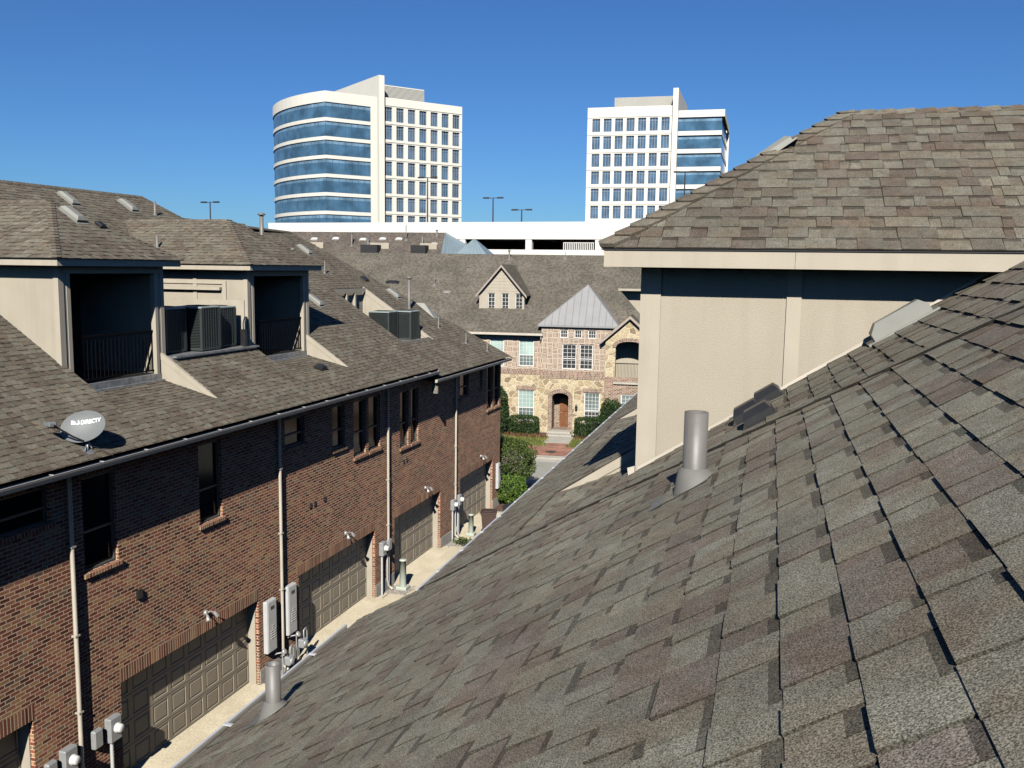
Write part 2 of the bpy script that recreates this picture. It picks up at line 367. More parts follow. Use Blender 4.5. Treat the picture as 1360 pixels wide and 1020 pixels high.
M['dish'] = plain('grey dish', (.175, .19, .19), .6, var=.05, scale=4)
M['bin'] = plain('brown bin plastic', (.075, .045, .035), .5, var=.15)
M['binblack'] = plain('charcoal bin plastic', (.03, .03, .03), .5, var=.15)
M['letter'] = plain('white lettering', (1.2, 1.2, 1.2), .5, var=.01)
M['ac'] = plain('green grey steel', (.055, .068, .065), .5, .2, var=.1)
M['aclid'] = plain('pale green grey lid', (.36, .42, .40), .5, .1, var=.1)
M['acdark'] = plain('condenser coil', (.022, .022, .022), .7, var=.3)
M['chrome'] = plain('silver lamp housing', (.62, .6, .58), .3, .5, var=.05)
M['shA'] = shingle_geo_mat('granule shingles near', 210.0, .7)
M['shL'] = shingle_geo_mat('granule shingles across the alley', 60.0, .28)
TEXST = [(0, (.115, .102, .082)), (.3, (.145, .13, .104)), (.6, (.17, .153, .122)), (1, (.20, .182, .146))]
M['shF'] = shingle_tex_mat('shingles seen from afar', TEXST, .13)
M['shB'] = shingle_tex_mat('brown shingles seen from afar', [(0, (.105, .088, .074)), (.5, (.15, .128, .106)), (1, (.18, .156, .13))])

# ------------------------------------------------------------------ shingles as real tabs
PAL = [((.186, .172, .137), 5), ((.200, .187, .150), 4), ((.170, .154, .122), 4), ((.158, .135, .108), 3), ((.168, .144, .115), 2), ((.142, .123, .098), 2)]
PALN = [((.255, .245, .193), 5), ((.268, .260, .207), 4), ((.236, .221, .174), 4), ((.216, .191, .155), 3), ((.226, .197, .161), 3), ((.246, .232, .182), 4)]
PALH = [((.160, .152, .122), 5), ((.176, .168, .136), 4), ((.142, .130, .105), 4), ((.128, .108, .088), 3), ((.142, .126, .102), 3)]
def pick(rng, pal):
    t = rng.random() * sum(w for _, w in pal)
    for c, w in pal:
        t -= w
        if t <= 0: break
    k = .63 * (.92 + .16 * rng.random())
    return tuple(x * k for x in c)
def clip(poly, a, b):
    """keep the part of poly left of a->b"""
    out = []; n = len(poly)
    def sd(p): return (b[0]-a[0])*(p[1]-a[1]) - (b[1]-a[1])*(p[0]-a[0])
    for i in range(n):
        p, q = poly[i], poly[(i+1) % n]; sp, sq = sd(p), sd(q)
        if sp >= 0: out.append(p)
        if (sp >= 0) != (sq >= 0):
            t = sp / (sp - sq); out.append((p[0]+(q[0]-p[0])*t, p[1]+(q[1]-p[1])*t))
    return out
def shingles(mb, O, U, V, polys, e=.143, w=.19, t=.008, seed=1, pal=PAL, band=True, wob=0.0, gap=.001):
    O, U, V = Vector(O), Vector(U).normalized(), Vector(V).normalized(); Nn = U.cross(V)
    P3 = lambda p, h: O + U * p[0] + V * p[1] + Nn * h
    for poly in polys:
        area = sum(poly[i][0]*poly[(i+1) % len(poly)][1] - poly[(i+1) % len(poly)][0]*poly[i][1] for i in range(len(poly)))
        if area < 0: poly = poly[::-1]
        umin = min(p[0] for p in poly); umax = max(p[0] for p in poly); vmin = min(p[1] for p in poly); vmax = max(p[1] for p in poly)
        edges = [(poly[i], poly[(i+1) % len(poly)]) for i in range(len(poly))]
        mb.poly([P3(p, -.001) for p in poly], 0, col=(.03, .027, .022))
        for k in range(math.floor(vmin / e), math.ceil(vmax / e) + 1):
            rng = random.Random(seed * 7919 + k)
            v0, v1 = k * e, (k + 1) * e
            u = -60 + rng.random() * w
            raised = rng.random() < .5; last = None
            while u < umax:
                ww = w * (.45 + 1.15 * rng.random() ** 1.2); c = pick(rng, pal)
                if last and rng.random() < .12: c = last
                last = c
                dv = rng.uniform(-wob, wob); tt = t * rng.uniform(.8, 1.35); sk = rng.uniform(-.006, .006) * w / .19
                band_h = rng.uniform(.16, .3)
                r_now = raised; raised = not raised if rng.random() < .93 else raised
                if not r_now: ww *= .8
                ua, u = u, u + ww
                if u < umin: continue
                ua, u_ = ua + gap, u - gap
                base = [(ua, v0 + dv), (u_, v0 + dv), (u_ - sk, v1), (ua - sk, v1)]
                pieces = [(base, c, 1.0 if r_now else .45)]
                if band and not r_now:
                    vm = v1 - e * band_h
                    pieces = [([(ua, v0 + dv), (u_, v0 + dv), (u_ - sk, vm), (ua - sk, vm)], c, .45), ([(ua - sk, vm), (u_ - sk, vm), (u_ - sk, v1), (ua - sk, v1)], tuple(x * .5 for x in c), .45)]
                for pp, cc, th in pieces:
                    for a, b in edges:
                        pp = clip(pp, a, b)
                        if len(pp) < 3: break
                    if len(pp) < 3: continue
                    H = lambda q: th * tt * (1 - .82 * (q[1] - v0) / e) + .001
                    top = [P3(q, H(q)) for q in pp]
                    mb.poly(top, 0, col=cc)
                    for i in range(len(pp)):
                        a, b = pp[i], pp[(i+1) % len(pp)]
                        if abs(a[1] - v1) < 1e-6 and abs(b[1] - v1) < 1e-6: continue
                        if len(pieces) > 1 and abs(a[1] - b[1]) < 1e-6 and abs(a[1] - v0) > .02: continue
                        low = tuple(x * (.28 if abs(a[1] - b[1]) > 1e-6 else .5) for x in cc)  # edge faces darkened, painting shade into seams and butts
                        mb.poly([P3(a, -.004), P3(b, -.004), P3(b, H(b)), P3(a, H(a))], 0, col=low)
def caps(mb, p0, p1, n1, n2, e=.143, wd=.14, t=.008, seed=5, pal=PAL):
    """overlapping ridge or hip caps folded over the line p0->p1; n1, n2 are the directions of the two wings"""
    p0, p1 = Vector(p0), Vector(p1); d = p1 - p0; L = d.length; d.normalize(); rng = random.Random(seed)
    a, b = Vector(n1).normalized(), Vector(n2).normalized()
    up = (Vector((0, 0, 1)) - d * d.z).normalized()
    k = 0; s = 0
    while s < L:
        c = pick(rng, pal); q0 = p0 + d * s; q1 = p0 + d * min(L, s + e * 1.05)
        h0 = up * (t * 2.2 + .01); h1 = up * (t * .6 + .008)
        for n_, fl in ((a, 0), (b, 1)):
            f = [q0 + h0, q1 + h1, q1 + h1 + n_ * wd, q0 + h0 + n_ * wd]
            if fl: f = f[::-1]
            mb.poly(f, 0, col=c)
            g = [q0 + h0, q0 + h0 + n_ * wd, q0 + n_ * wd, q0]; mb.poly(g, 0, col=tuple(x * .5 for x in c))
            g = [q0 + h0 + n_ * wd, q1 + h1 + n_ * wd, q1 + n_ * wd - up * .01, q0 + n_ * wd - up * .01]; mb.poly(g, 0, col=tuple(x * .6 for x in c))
        s += e * rng.uniform(.96, 1.04)
P_ = .65; K_ = math.sqrt(1 + P_ * P_)

# ------------------------------------------------------------------ generic pieces
def holes_wall(mb, axis, pos, a0, a1, z0, z1, holes, mi=0, out=1, depth=.1, rmi=None, flip=False):
    """wall in the plane axis=pos, spanning a0..a1 and z0..z1, with rectangular holes (a, b, za, zb) and reveals"""
    us = sorted({a0, a1, *[h[0] for h in holes], *[h[1] for h in holes]}); zs = sorted({z0, z1, *[h[2] for h in holes], *[h[3] for h in holes]})
    us = [u for u in us if a0 <= u <= a1]; zs = [z for z in zs if z0 <= z <= z1]
    def P(u, z, d=0): return (pos - out * d, u, z) if axis == 'x' else (u, pos - out * d, z)
    for i in range(len(us) - 1):
        for j in range(len(zs) - 1):
            cu, cz = (us[i]+us[i+1])/2, (zs[j]+zs[j+1])/2
            if any(h[0] < cu < h[1] and h[2] < cz < h[3] for h in holes): continue
            f = [P(us[i], zs[j]), P(us[i+1], zs[j]), P(us[i+1], zs[j+1]), P(us[i], zs[j+1])]
            if (axis == 'x') != (out > 0): f = f[::-1]
            mb.poly(f, mi)
    for h in holes:
        dd = h[4] if len(h) > 4 else depth
        r = mi if rmi is None else rmi
        c = [(h[0], h[2]), (h[1], h[2]), (h[1], h[3]), (h[0], h[3])]
        for k in range(4):
            p, q = c[k], c[(k+1) % 4]
            mb.poly([P(*p), P(*q), P(*q, dd), P(*p, dd)], r)
    return mb
def win(parent, fr_axis, pos, a, b, z0, z1, out, name='window', frame='white', pane='winmid', depth=.09, cols=0, rows=0, meet=True, fw=.05, pane2=None, sill=None, muntin=None):
    """sash window set in a hole: frame > pane, sill"""
    def P(u, z, d): return (pos - out * d, u, z) if fr_axis == 'x' else (u, pos - out * d, z)
    f = MB()
    def bar(u0, u1, za, zb, d0, d1): f.box(P(u0, za, d0), P(u1, zb, d1))
    bar(a, a + fw, z0, z1, depth - .035, depth + .03); bar(b - fw, b, z0, z1, depth - .035, depth + .03)
    bar(a + fw, b - fw, z0, z0 + fw, depth - .04, depth + .03); bar(a + fw, b - fw, z1 - fw, z1, depth - .035, depth + .03)
    zm = z0 + (z1 - z0) * (.42 if meet else 1)
    if meet: bar(a + fw, b - fw, zm - fw * .45, zm + fw * .45, depth - .03, depth + .028)
    w = part(name, f, M[frame], parent)
    if cols or rows:
        g = MB(); gw = .011
        for k in range(1, cols):
            u = a + fw + (b - a - 2 * fw) * k / cols; g.box(P(u - gw, z0 + fw, depth + .012), P(u + gw, z1 - fw, depth + .02))
        for k in range(1, rows):
            z = z0 + fw + (z1 - z0 - 2 * fw) * k / rows; g.box(P(a + fw, z - gw, depth + .011), P(b - fw, z + gw, depth + .021))
        part('muntin', g, M[muntin or frame], w)
    def pn(za, zb, mat):
        q = MB(); c = [P(a + fw * .5, za, depth + .02), P(b - fw * .5, za, depth + .02), P(b - fw * .5, zb, depth + .02), P(a + fw * .5, zb, depth + .02)]
        if (fr_axis == 'x') != (out > 0): c = c[::-1]
        q.poly(c); part('pane', q, M[mat], w)
    if pane2: pn(z0 + fw * .5, zm, pane2); pn(zm, z1 - fw * .5, pane)
    else: pn(z0 + fw * .5, z1 - fw * .5, pane)
    if sill:
        s = MB(); s.box(P(a - .06, z0 - .085, -.055), P(b + .06, z0 - .002, .05), ru=True)
        part('sill', s, M[sill], w)
    return w
def gutter(mb, p0, p1, side, S=1.0, w=.11, h=.11, t=.006):
    """open K gutter running p0->p1; its lip lies on the line, channel towards side*(-1) in x"""
    x, y0, z = p0; _, y1, z1 = p1; s = side
    prof = [(0, 0), (0, -.025), (-.015, -.05), (-.03, -h), (-w, -h), (-w, .01)]
    prof2 = [(-w + t, .01), (-w + t, -h + t), (-.03 - t, -h + t), (-.022, -.05), (-.016, -.025), (-.016, -.002)]
    ring = [(px * s / 1, pz) for px, pz in prof]; ring2 = [(px * s, pz) for px, pz in prof2]
    allp = [(a / S, b / S) for a, b in ring + ring2]
    A = [(x + a, y0, z + b) for a, b in allp]; B = [(x + a, y1, z1 + b) for a, b in allp]
    n = len(allp)
    for i in range(n):
        j = (i + 1) % n
        mb.poly([A[i], A[j], B[j], B[i]], 1 if 5 < i < 10 else 0)
    mb.box((x - .014 * s / S, y0, z - .001 / S), (x + .006 * s / S, y1, z + .008 / S), 2)
    mb.poly(A); mb.poly(B[::-1])
    for Y, Q in ((y0, A), (y1, B)):
        mb.poly([Q[0], Q[1], Q[2], Q[3], Q[4], Q[5]])
def vent_pipe(parent, x, y, z, h, r, up=(-1, 0, .65), mat='pipe', name='vent_pipe', cap=False, fl=.2):
    fr, _ = INFO[parent.name]; s = 1 / fr.S; h *= s; r *= s; fl *= s
    m = MB(); m.lathe((x, y, z), [(r, -.05 * s), (r, h), (r * .82, h), (r * .82, h - .06 * s)], 16)
    if cap: m.lathe((x, y, z), [(r * 1.0, h), (r * 1.9, h + .01 * s), (r * 1.9, h + .05 * s), (r * 1.2, h + .09 * s), (0.001, h + .1 * s)], 14)
    o = part(name, m, M[mat], parent)
    m = MB(); U = Vector(up).normalized(); C = Vector((x, y, z)); W = Vector((0, 1, 0)) if abs(U.y) < .5 else Vector((1, 0, 0)); Nn = U.cross(W); Nn = Nn if Nn.z > 0 else -Nn
    q = []
    for a, b in ((-1.3, -.62), (.5, -.62), (.5, .62), (-1.3, .62)):
        q.append(C + U * a * fl + W * b * fl + Nn * .011 * s)
    m.poly(q if (q[1]-q[0]).cross(q[2]-q[1]).z > 0 else q[::-1])
    n = 18; vs = []; fs = []
    for j, (rr, hh) in enumerate(((fl * .62, .012 * s), (r * 1.35, fl * .42), (r * 1.06, fl * .5))):
        for k in range(n):
            t = 2 * math.pi * k / n
            if j == 0: vs.append(C + U * rr * math.cos(t) + W * rr * math.sin(t) + Nn * hh)
            else: vs.append(C + Vector((U.x, U.y, 0)).normalized() * rr * math.cos(t) + W * rr * math.sin(t) + Vector((0, 0, hh)))
    for j in range(2):
        for k in range(n): fs.append((j*n+k, j*n+(k+1) % n, (j+1)*n+(k+1) % n, (j+1)*n+k))
    m.faces(vs, fs, 0, True); part('flashing_boot', m, M['boot'], parent)
    return o
def hood_vent(parent, x, y, z, L, W_, H, up, mat='hood', name='roof_vent', dark='black'):
    """low sheet metal hood lying along the slope, with a dark face at its lower end"""
    fr, _ = INFO[parent.name]; s = 1 / fr.S; L *= s; W_ *= s; H *= s
    U = Vector(up).normalized(); W = Vector((0, 1, 0)) if abs(U.y) < .5 else Vector((1, 0, 0)); Nn = U.cross(W); Nn = Nn if Nn.z > 0 else -Nn
    C = Vector((x, y, z)); Q = lambda a, b, c: C + U * a * L + W * b * W_ + Nn * c * H
    m = MB()
    b0 = [Q(-.5, -.5, .12), Q(-.5, .5, .12), Q(.5, .5, .12), Q(.5, -.5, .12)]; b1 = [Q(-.5, -.5, .55), Q(-.5, .5, .55), Q(.5, .5, .55), Q(.5, -.5, .55)]; b2 = [Q(-.36, -.3, 1), Q(-.36, .3, 1), Q(.4, .3, 1), Q(.4, -.3, 1)]
    for A, B in ((b0, b1), (b1, b2)):
        for k in range(4):
            if A is b0 and k == 0: m.poly([A[0], A[1], B[1], B[0]], 1)  # closed black face, paints the shade of the hood mouth
            else: m.poly([A[k], A[(k+1) % 4], B[(k+1) % 4], B[k]])
    m.poly(b2)
    k = .12
    m.poly([Q(-.62, -.62, k), Q(-.62, .62, k), Q(.6, .62, k), Q(.6, -.62, k)])
    for a, b in (((-.62, -.62), (-.62, .62)), ((-.62, .62), (.6, .62)), ((.6, .62), (.6, -.62)), ((.6, -.62), (-.62, -.62))): m.poly([Q(*a, k), Q(*b, k), Q(*b, -.05), Q(*a, -.05)])
    return part(name, m, [M[mat], M[dark]], parent)

# ================================================================== SETTING
g = MB(); g.poly([(-1500, -1500, -EYE - .02), (1500, -1500, -EYE - .02), (1500, 1500, -EYE - .02), (-1500, 1500, -EYE - .02)])
solo('ground', g, M['earth'], Frame(0), (0, 0, -EYE - .02), kind='structure')
g = MB(); zz = -G_ + .004
g.poly([(-12.95, -10, zz), (-3.2, -10, zz), (-3.2, 38.1, zz), (-12.95, 38.1, zz)])
solo('alley_slab', g, M['conc'], FLw, (-8, 14, zz), kind='structure')
g = MB()
for y in (5, 11.3, 17, 20.9, 26.7, 32.9, 37.4): g.box((-12.4, y - .012, zz + .001), (-3.3, y + .012, zz + .004))
g.box((-12.43, -9, zz + .001), (-12.40, 38, zz + .005)); g.box((-7.8, -9, zz + .001), (-7.77, 38, zz + .005))
solo('slab_joints', g, M['gutterin'], FLw, (-8, 14, zz), kind='structure')
g = MB()
for (a, b) in ((14.3, 19.5), (21.2, 26.1), (27.4, 31.9), (33.0, 37.2), (7, 12.4)): g.prism([(-12.95, a, zz), (-12.3, a, zz + .001), (-12.95, a, zz + .07)], (0, b - a, 0))
solo('door_apron', g, M['conc'], FLw, (-12.6, 20, zz), kind='structure')
g = MB()
for (a, b) in ((26.6, 27.35), (32.1, 32.95)): g.poly([(-12.6, a, zz + .008), (-11.9, a + .1, zz + .008), (-11.75, b - .1, zz + .008), (-12.6, b, zz + .008)])
g.poly([(-12.6, 19.6, zz + .008), (-12.1, 19.6, zz + .008), (-12.1, 21.1, zz + .008), (-12.6, 21.1, zz + .008)])
solo('gravel_strip', g, M['gravel'], FLw, (-12.3, 27, zz), kind='structure')
rng = random.Random(3); g = MB()
for i in range(420):
    a, b = rng.choice([(26.6, 27.5), (32.1, 33.1), (19.6, 21.1)]); x, y, r = rng.uniform(-12.55, -11.8), rng.uniform(a, b), rng.uniform(.012, .04)
    g.lathe((x, y, zz + .006), [(r, 0), (r * .8, r * .5), (.001, r * .7)], 6)
solo('pebbles', g, M['gravel'], FLw, (-12.3, 27, zz), label='loose pale pebbles lying by the meter posts along the brick wall', cat='pebbles', kind='stuff')
z2 = -G_ + .008
g = MB(); g.poly([(-60, 38.6, z2), (60, 38.6, z2), (60, 49.55, z2), (-60, 49.55, z2)]); solo('street', g, M['conc2'], FF, (0, 45, z2), kind='structure')
g = MB(); g.poly([(-60, 49.55, z2), (60, 49.55, z2), (60, 50.2, z2), (-60, 50.2, z2)])
solo('gutter_pan', g, M['curb'], FF, (0, 50, z2), kind='structure')
g = MB(); g.box((-60, 50.2, -G_), (60, 50.75, -G_ + .12)); solo('kerb', g, M['curb'], FF, (0, 50, -G_), kind='structure')
g = MB(); g.box((-60, 50.75, -G_), (60, 53.5, -G_ + .116))
g.box((-8.35, 53.5, -G_), (-7.1, 54.5, -G_ + .14)); solo('pavement', g, M['paver'], FF, (0, 52, -G_), kind='structure')
g = MB(); g.box((-60, 53.5, -G_), (-8.35, 56.3, -G_ + .10)); g.box((-7.1, 53.5, -G_), (60, 56.3, -G_ + .10)); solo('lawn', g, M['grassbase'], FF, (0, 55, -G_), kind='structure')
g = MB(); g.box((-60, 56.3, -G_), (-8.6, 58.4, -G_ + .13)); g.box((-7.0, 56.3, -G_), (60, 58.4, -G_ + .13)); solo('flower_bed', g, M['mulch'], FF, (0, 57, -G_), kind='structure')
g = MB(); g.lathe((-7.75, 51.9, -G_ + .117), [(.001, .006), (.3, .006), (.33, 0)], 20); solo('manhole_cover', g, M['pole'], FF, (-7.75, 51.9, -G_), 'small dark round cover set in the red paver pavement', 'manhole cover')
g = MB(); g.poly([(-12.6, 37.6, zz + .008), (-11.2, 37.6, zz + .008), (-10.8, 39.3, zz + .008), (-10.9, 43.0, zz + .012), (-13.5, 43.0, zz + .012), (-13.5, 38.2, zz + .008)]); solo('shrub_bed', g, M['mulch'], FLw, (-12, 40, zz), kind='structure')
rng = random.Random(8); g = MB()
for i in range(9000):
    x = rng.uniform(-16, -3.5); y = rng.uniform(53.6, 56.25)
    if -8.4 < x < -7.05: continue
    h = rng.uniform(.05, .13); a = rng.uniform(0, 6.28); d = rng.uniform(.012, .03); c = rng.random() ** 1.2
    if math.sin(x * 2.1) + math.sin(y * 3.7 + x) > 1.0: c = min(1, c + .3)
    p = Vector((x, y, -G_ + .1)); q = Vector((math.cos(a), math.sin(a), 0)) * d; l = Vector((rng.uniform(-.04, .04), rng.uniform(-.04, .04), h))
    g.poly([p - q, p + q, p + l], col=(c, c, c))
solo('grass', g, M['grass'], FF, (-9, 55, -G_ + .1), 'patchy yellow green grass between the red pavement and the flower bed', 'grass', kind='stuff')
g = MB()
for i in range(2600):
    x = rng.uniform(-16, -3.5); y = rng.uniform(56.2, 56.8)
    if -8.7 < x < -6.95: continue
    h = rng.uniform(.08, .24); a = rng.uniform(0, 6.28); d = rng.uniform(.02, .05); c = rng.random()
    p = Vector((x, y, -G_ + .12)); q = Vector((math.cos(a), math.sin(a), 0)) * d; l = Vector((rng.uniform(-.07, .07), rng.uniform(-.07, .07), h))
    g.poly([p - q, p + q, p + l], col=(c, c, c))
M['redplant'] = leaf_mat('reddish ground cover', [(0, (.08, .04, .02)), (.6, (.22, .10, .05)), (1, (.26, .20, .07))])
solo('ground_cover', g, M['redplant'], FF, (-9, 56.5, -G_ + .1), 'low reddish brown ground cover edging the flower bed', 'ground cover', kind='stuff')

# ================================================================== LEFT TOWNHOUSE ROW
XW, XB = -12.61, -12.61                 # wall planes of the two units
T = thing('townhouse_row', 'brown brick townhouse row with tan garage doors and shingled roof along the alley', 'building', FLw, (-14, 20, -G_))
WZ = -3.75
winA = [(11.0, 12.88, -4.62, -3.95), (13.66, 14.55, -5.82, -4.0), (17.15, 18.0, -5.82, -4.0), (20.75, 21.75, -4.75, -4.0), (23.3, 24.05, -5.25, -4.0),
        (24.6, 25.42, -5.72, -4.02), (25.6, 26.42, -5.72, -4.02), (27.95, 28.65, -6.05, -4.15), (28.85, 29.5, -6.05, -4.15), (6.6, 8.3, -5.8, -4.0), (3.5, 4.4, -5.8, -4.0)]
garA = [(14.46, 19.38, -G_, -8.33, .30), (21.33, 26.02, -G_, -8.33, .30), (27.5, 31.6, -G_, -8.33, .30), (7.3, 12.27, -G_, -8.05, .30)]
winB = [(33.6, 34.6, -5.1, -4.15), (35.95, 36.25, -5.0, -4.15), (36.86, 37.62, -6.02, -4.15), (37.82, 38.58, -6.02, -4.15)]
garB = [(33.7, 37.75, -G_, -8.33, .30)]
m = MB()
holes_wall(m, 'x', XW, -6, 31.9, -G_, WZ, [(*w, .1) for w in winA] + garA, 0, 1, rmi=0)
part('wall', m, M['brick'], T)
m = MB(); holes_wall(m, 'x', XB, 31.9, 38.75, -G_, -3.95, [(*w, .1) for w in winB] + garB, 0, 1, rmi=0)
m.poly([(XB, 38.75, -G_), (-27, 38.75, -G_), (-27, 38.75, -3.95), (XB, 38.75, -3.95)])
part('wall', m, M['brick'], T)
m = MB()   # tan frieze boards under the eaves and the boxed eave end
m.box((XW - .01, -6, WZ + .10), (-12.09, 29.95, WZ + .03)); m.box((XB - .01, 30.05, -4.0), (-12.09, 38.75, -3.97))
m.box((-12.30, 29.98, -4.42), (-12.08, 30.045, -4.0))
part('eave_box', m, M['trim'], T)
for i, (a, b, z0, z1) in enumerate(winA + winB):
    pos = XW if i < len(winA) else XB
    win(T, 'x', pos, a, b, z0, z1, 1, frame='screen', pane='glassdark', depth=.1, fw=.045, sill='brick_soldier')
def garage_door(a, b, z1, pos, dep=.30):
    x = pos - dep; z0 = -G_ + .07
    m = MB(); n = max(6, round((b - a) / .6)); rows = 4; H = (z1 - z0) / rows; Wd = (b - a) / n
    for i in range(n):
        for j in range(rows):
            u0, u1, v0, v1 = a + Wd * i, a + Wd * (i+1), z0 + H * j, z0 + H * (j+1)
            R0 = [(u0, v0), (u1, v0), (u1, v1), (u0, v1)]
            ins = lambda d: [(u0 + d, v0 + d), (u1 - d, v0 + d), (u1 - d, v1 - d), (u0 + d, v1 - d)]
            lv = [(R0, 0), (ins(.065), 0), (ins(.078), -.016), (ins(.092), -.016), (ins(.12), -.002)]
            for (A, da), (B, db) in zip(lv, lv[1:]):
                for k in range(4):
                    l = (k+1) % 4
                    m.poly([(x + da, *A[k]), (x + da, *A[l]), (x + db, *B[l]), (x + db, *B[k])])
            m.poly([(x - .002, *q) for q in ins(.12)])
    for j in range(1, rows): m.box((x - .004, a, z0 + H * j - .005), (x + .004, b, z0 + H * j + .005), 1)
    o = part('garage_door', m, [M['door'], M['gutterin']], T)
    m = MB(); fx = pos - .095
    for y0, y1 in ((a, a + .02), (b - .02, b)): m.box((x - .01, y0 - .004 if y0 == a else y0, z0 - .06), (fx, y1 if y0 == a else y1 + .004, z1))
    m.box((x - .01, a + .02, z1 - .02), (fx, b - .02, z1 + .004))
    part('door_jamb', m, M['trim'], o)
    m = MB(); m.box((pos - .02, a - .02, z1 + .003), (pos + .004, b + .02, z1 + .29), ru=True); part('lintel', m, M['brick_soldier'], o)
for g_ in garA: garage_door(g_[0], g_[1], g_[3], XW)
for g_ in garB: garage_door(g_[0], g_[1], g_[3], XB)
for (a, b, p) in ((12.3, 14.4, XW), (19.4, 21.3, XW), (26.05, 27.45, XW), (31.63, 33.67, XB), (37.78, 38.74, XB)): m.box((p - .05, a, -G_), (p + .015, b, -G_ + .42))
part('foundation', m, M['curb'], T)
m = MB(); gutter(m, (-12.22, -6, -3.68), (-12.22, 30.55, -3.68), 1)
for k in range(60): 
    y = -5.7 + k * 1.22
    if y < 30.4: m.box((-12.33, y, -3.675), (-12.22, y + .022, -3.664), 2)
part('gutter', m, [M['gutter'], M['gutterin'], M['clip']], T, fr=FL)
m = MB(); gutter(m, (-12.22, 30.35, -3.98), (-12.22, 39.1, -3.98), 1)
part('gutter', m, [M['gutter'], M['gutterin'], M['clip']], T, fr=FL)
for y, p, xg, zg in ((13.3, XW, -12.05, -3.71), (20.4, XW, -12.05, -3.71), (26.9, XW, -12.05, -3.71), (33.06, XB, -12.05, -4.01)):
    m = MB(); r = .042
    m.tube([(p + .055, y, WZ + .02), (p + .055, y, -5.2), (p + .055, y, -G_ + .25), (p + .055, y, -G_ + .16), (p + .2, y, -G_ + .05)], r, 8)
    for z in (-5.2, -6.9, -8.4): m.box((p, y - .06, z), (p + .1, y + .06, z + .03))
    part('downspout', m, M['gutter'], T)
# ---- roof: the long east slope in tabs
XE0 = -11.95
zM = lambda x: -3.66 + P_ * (-12.2 - x)
def mp(pts): return [(y, (XE0 - x) * K_) for x, y in pts]
roofM = [mp([(-12.29, -6), (-12.29, 15.45), (-21.2, 15.45), (-21.2, -6)]),
         mp([(-12.29, 15.45), (-12.29, 18.5), (-13.0, 18.5), (-13.0, 15.45)]), mp([(-17.9, 15.45), (-17.9, 18.5), (-21.2, 18.5), (-21.2, 15.45)]),
         mp([(-12.29, 18.5), (-12.29, 22.15), (-14.3, 22.15), (-14.3, 18.5)]), mp([(-17.9, 18.5), (-17.9, 22.15), (-21.2, 22.15), (-21.2, 18.5)]),
         mp([(-12.29, 22.15), (-12.29, 25.3), (-13.1, 25.3), (-13.1, 22.15)]), mp([(-17.9, 22.15), (-17.9, 25.3), (-21.2, 25.3), (-21.2, 22.15)]),
         mp([(-12.29, 25.3), (-12.29, 30.55), (-20.15, 30.55), (-20.15, 25.3)]), mp([(-20.15, 25.3), (-20.15, 26.95), (-21.2, 26.2), (-21.2, 25.3)])]
zB = lambda x: zM(x) - .30
zR = lambda x, y: zM(x) if y < 30.55 else zB(x)
roofB = [mp([(-12.29, 30.55), (-12.29, 34.0), (-14.05, 34.0), (-14.05, 30.55)]), mp([(-16.95, 30.55), (-16.95, 34.0), (-20.4, 34.0), (-20.4, 30.55)]),
         mp([(-12.29, 34.0), (-12.29, 39.1), (-20.35, 34.3), (-20.4, 34.0)])]
m = MB()
shingles(m, (XE0, 0, zM(XE0)), (0, 1, 0), (-1, 0, P_), roofM, seed=11, w=.2, t=.009)
shingles(m, (XE0, 0, zB(XE0)), (0, 1, 0), (-1, 0, P_), roofB, seed=12, w=.2, t=.009)
# shallow aprons in front of the balconies
def apron(m, y0, y1, xt, xd, zd, seed):
    zt = zM(xt); L = math.hypot(xt - xd, zd - zt)
    shingles(m, (xt, 0, zt), (0, 1, 0), (xd - xt, 0, zd - zt), [[(y0, 0), (y1, 0), (y1, L), (y0, L)]], seed=seed, w=.2, t=.009)
apron(m, 15.45, 18.5, -13.0, -14.58, -2.75, 21); apron(m, 22.15, 25.3, -13.1, -14.58, -2.74, 22)
caps(m, (-12.29, 39.1, zB(-12.29)), (-20.38, 34.25, zB(-20.38)), (1, 0, -P_), (.3, 1, -.6), seed=3)
caps(m, (-21.2, -6, zM(-21.2)), (-21.2, 26.2, zM(-21.2)), (1, 0, -P_), (-1, 0, -P_), seed=4)
caps(m, (-21.2, 26.2, zM(-21.2)), (-20.15, 26.95, zM(-20.15)), (1, -.6, -P_), (0, 1, -P_), seed=9, wd=.1)
caps(m, (-20.15, 26.95, zM(-20.15)), (-20.38, 34.25, zB(-20.38)), (1, 0, -P_), (-1, 0, -P_), seed=6)
roof = part('roof', m, M['shL'], T, fr=FL)
m = MB()   # hidden back slopes and end hips
m.poly([(-21.2, -6, zM(-21.2)), (-21.2, 26.2, zM(-21.2)), (-30, 26.2, -3.6), (-30, -6, -3.6)][::-1])
m.poly([(-21.2, 26.2, zM(-21.2)), (-20.15, 26.95, zM(-20.15)), (-30, 27.6, -4.4), (-30, 26.2, -3.8)])
m.poly([(-20.15, 26.95, zM(-20.15)), (-20.38, 34.25, zB(-20.38)), (-30, 34.25, -4.6), (-30, 27.6, -4.4)])
m.poly([(-12.29, 39.1, zB(-12.29)), (-29, 39.1, -4.0), (-20.38, 34.25, zB(-20.38))][::-1]); m.poly([(-29, 39.1, -4.0), (-30, 34.25, -4.6), (-20.38, 34.25, zB(-20.38))])
m.poly([(-12.3, 30.552, zM(-12.3)), (-20.1, 30.552, zM(-20.1)), (-20.1, 30.552, zB(-20.1) - .1), (-12.3, 30.552, zB(-12.3) - .1)])
m.poly([(-12.3, -6, zM(-12.3)), (-21.2, -6, zM(-21.2)), (-30, -6, -3.6)])
part('back_slope', m, M['shF'], T, fr=FL)
m = MB()
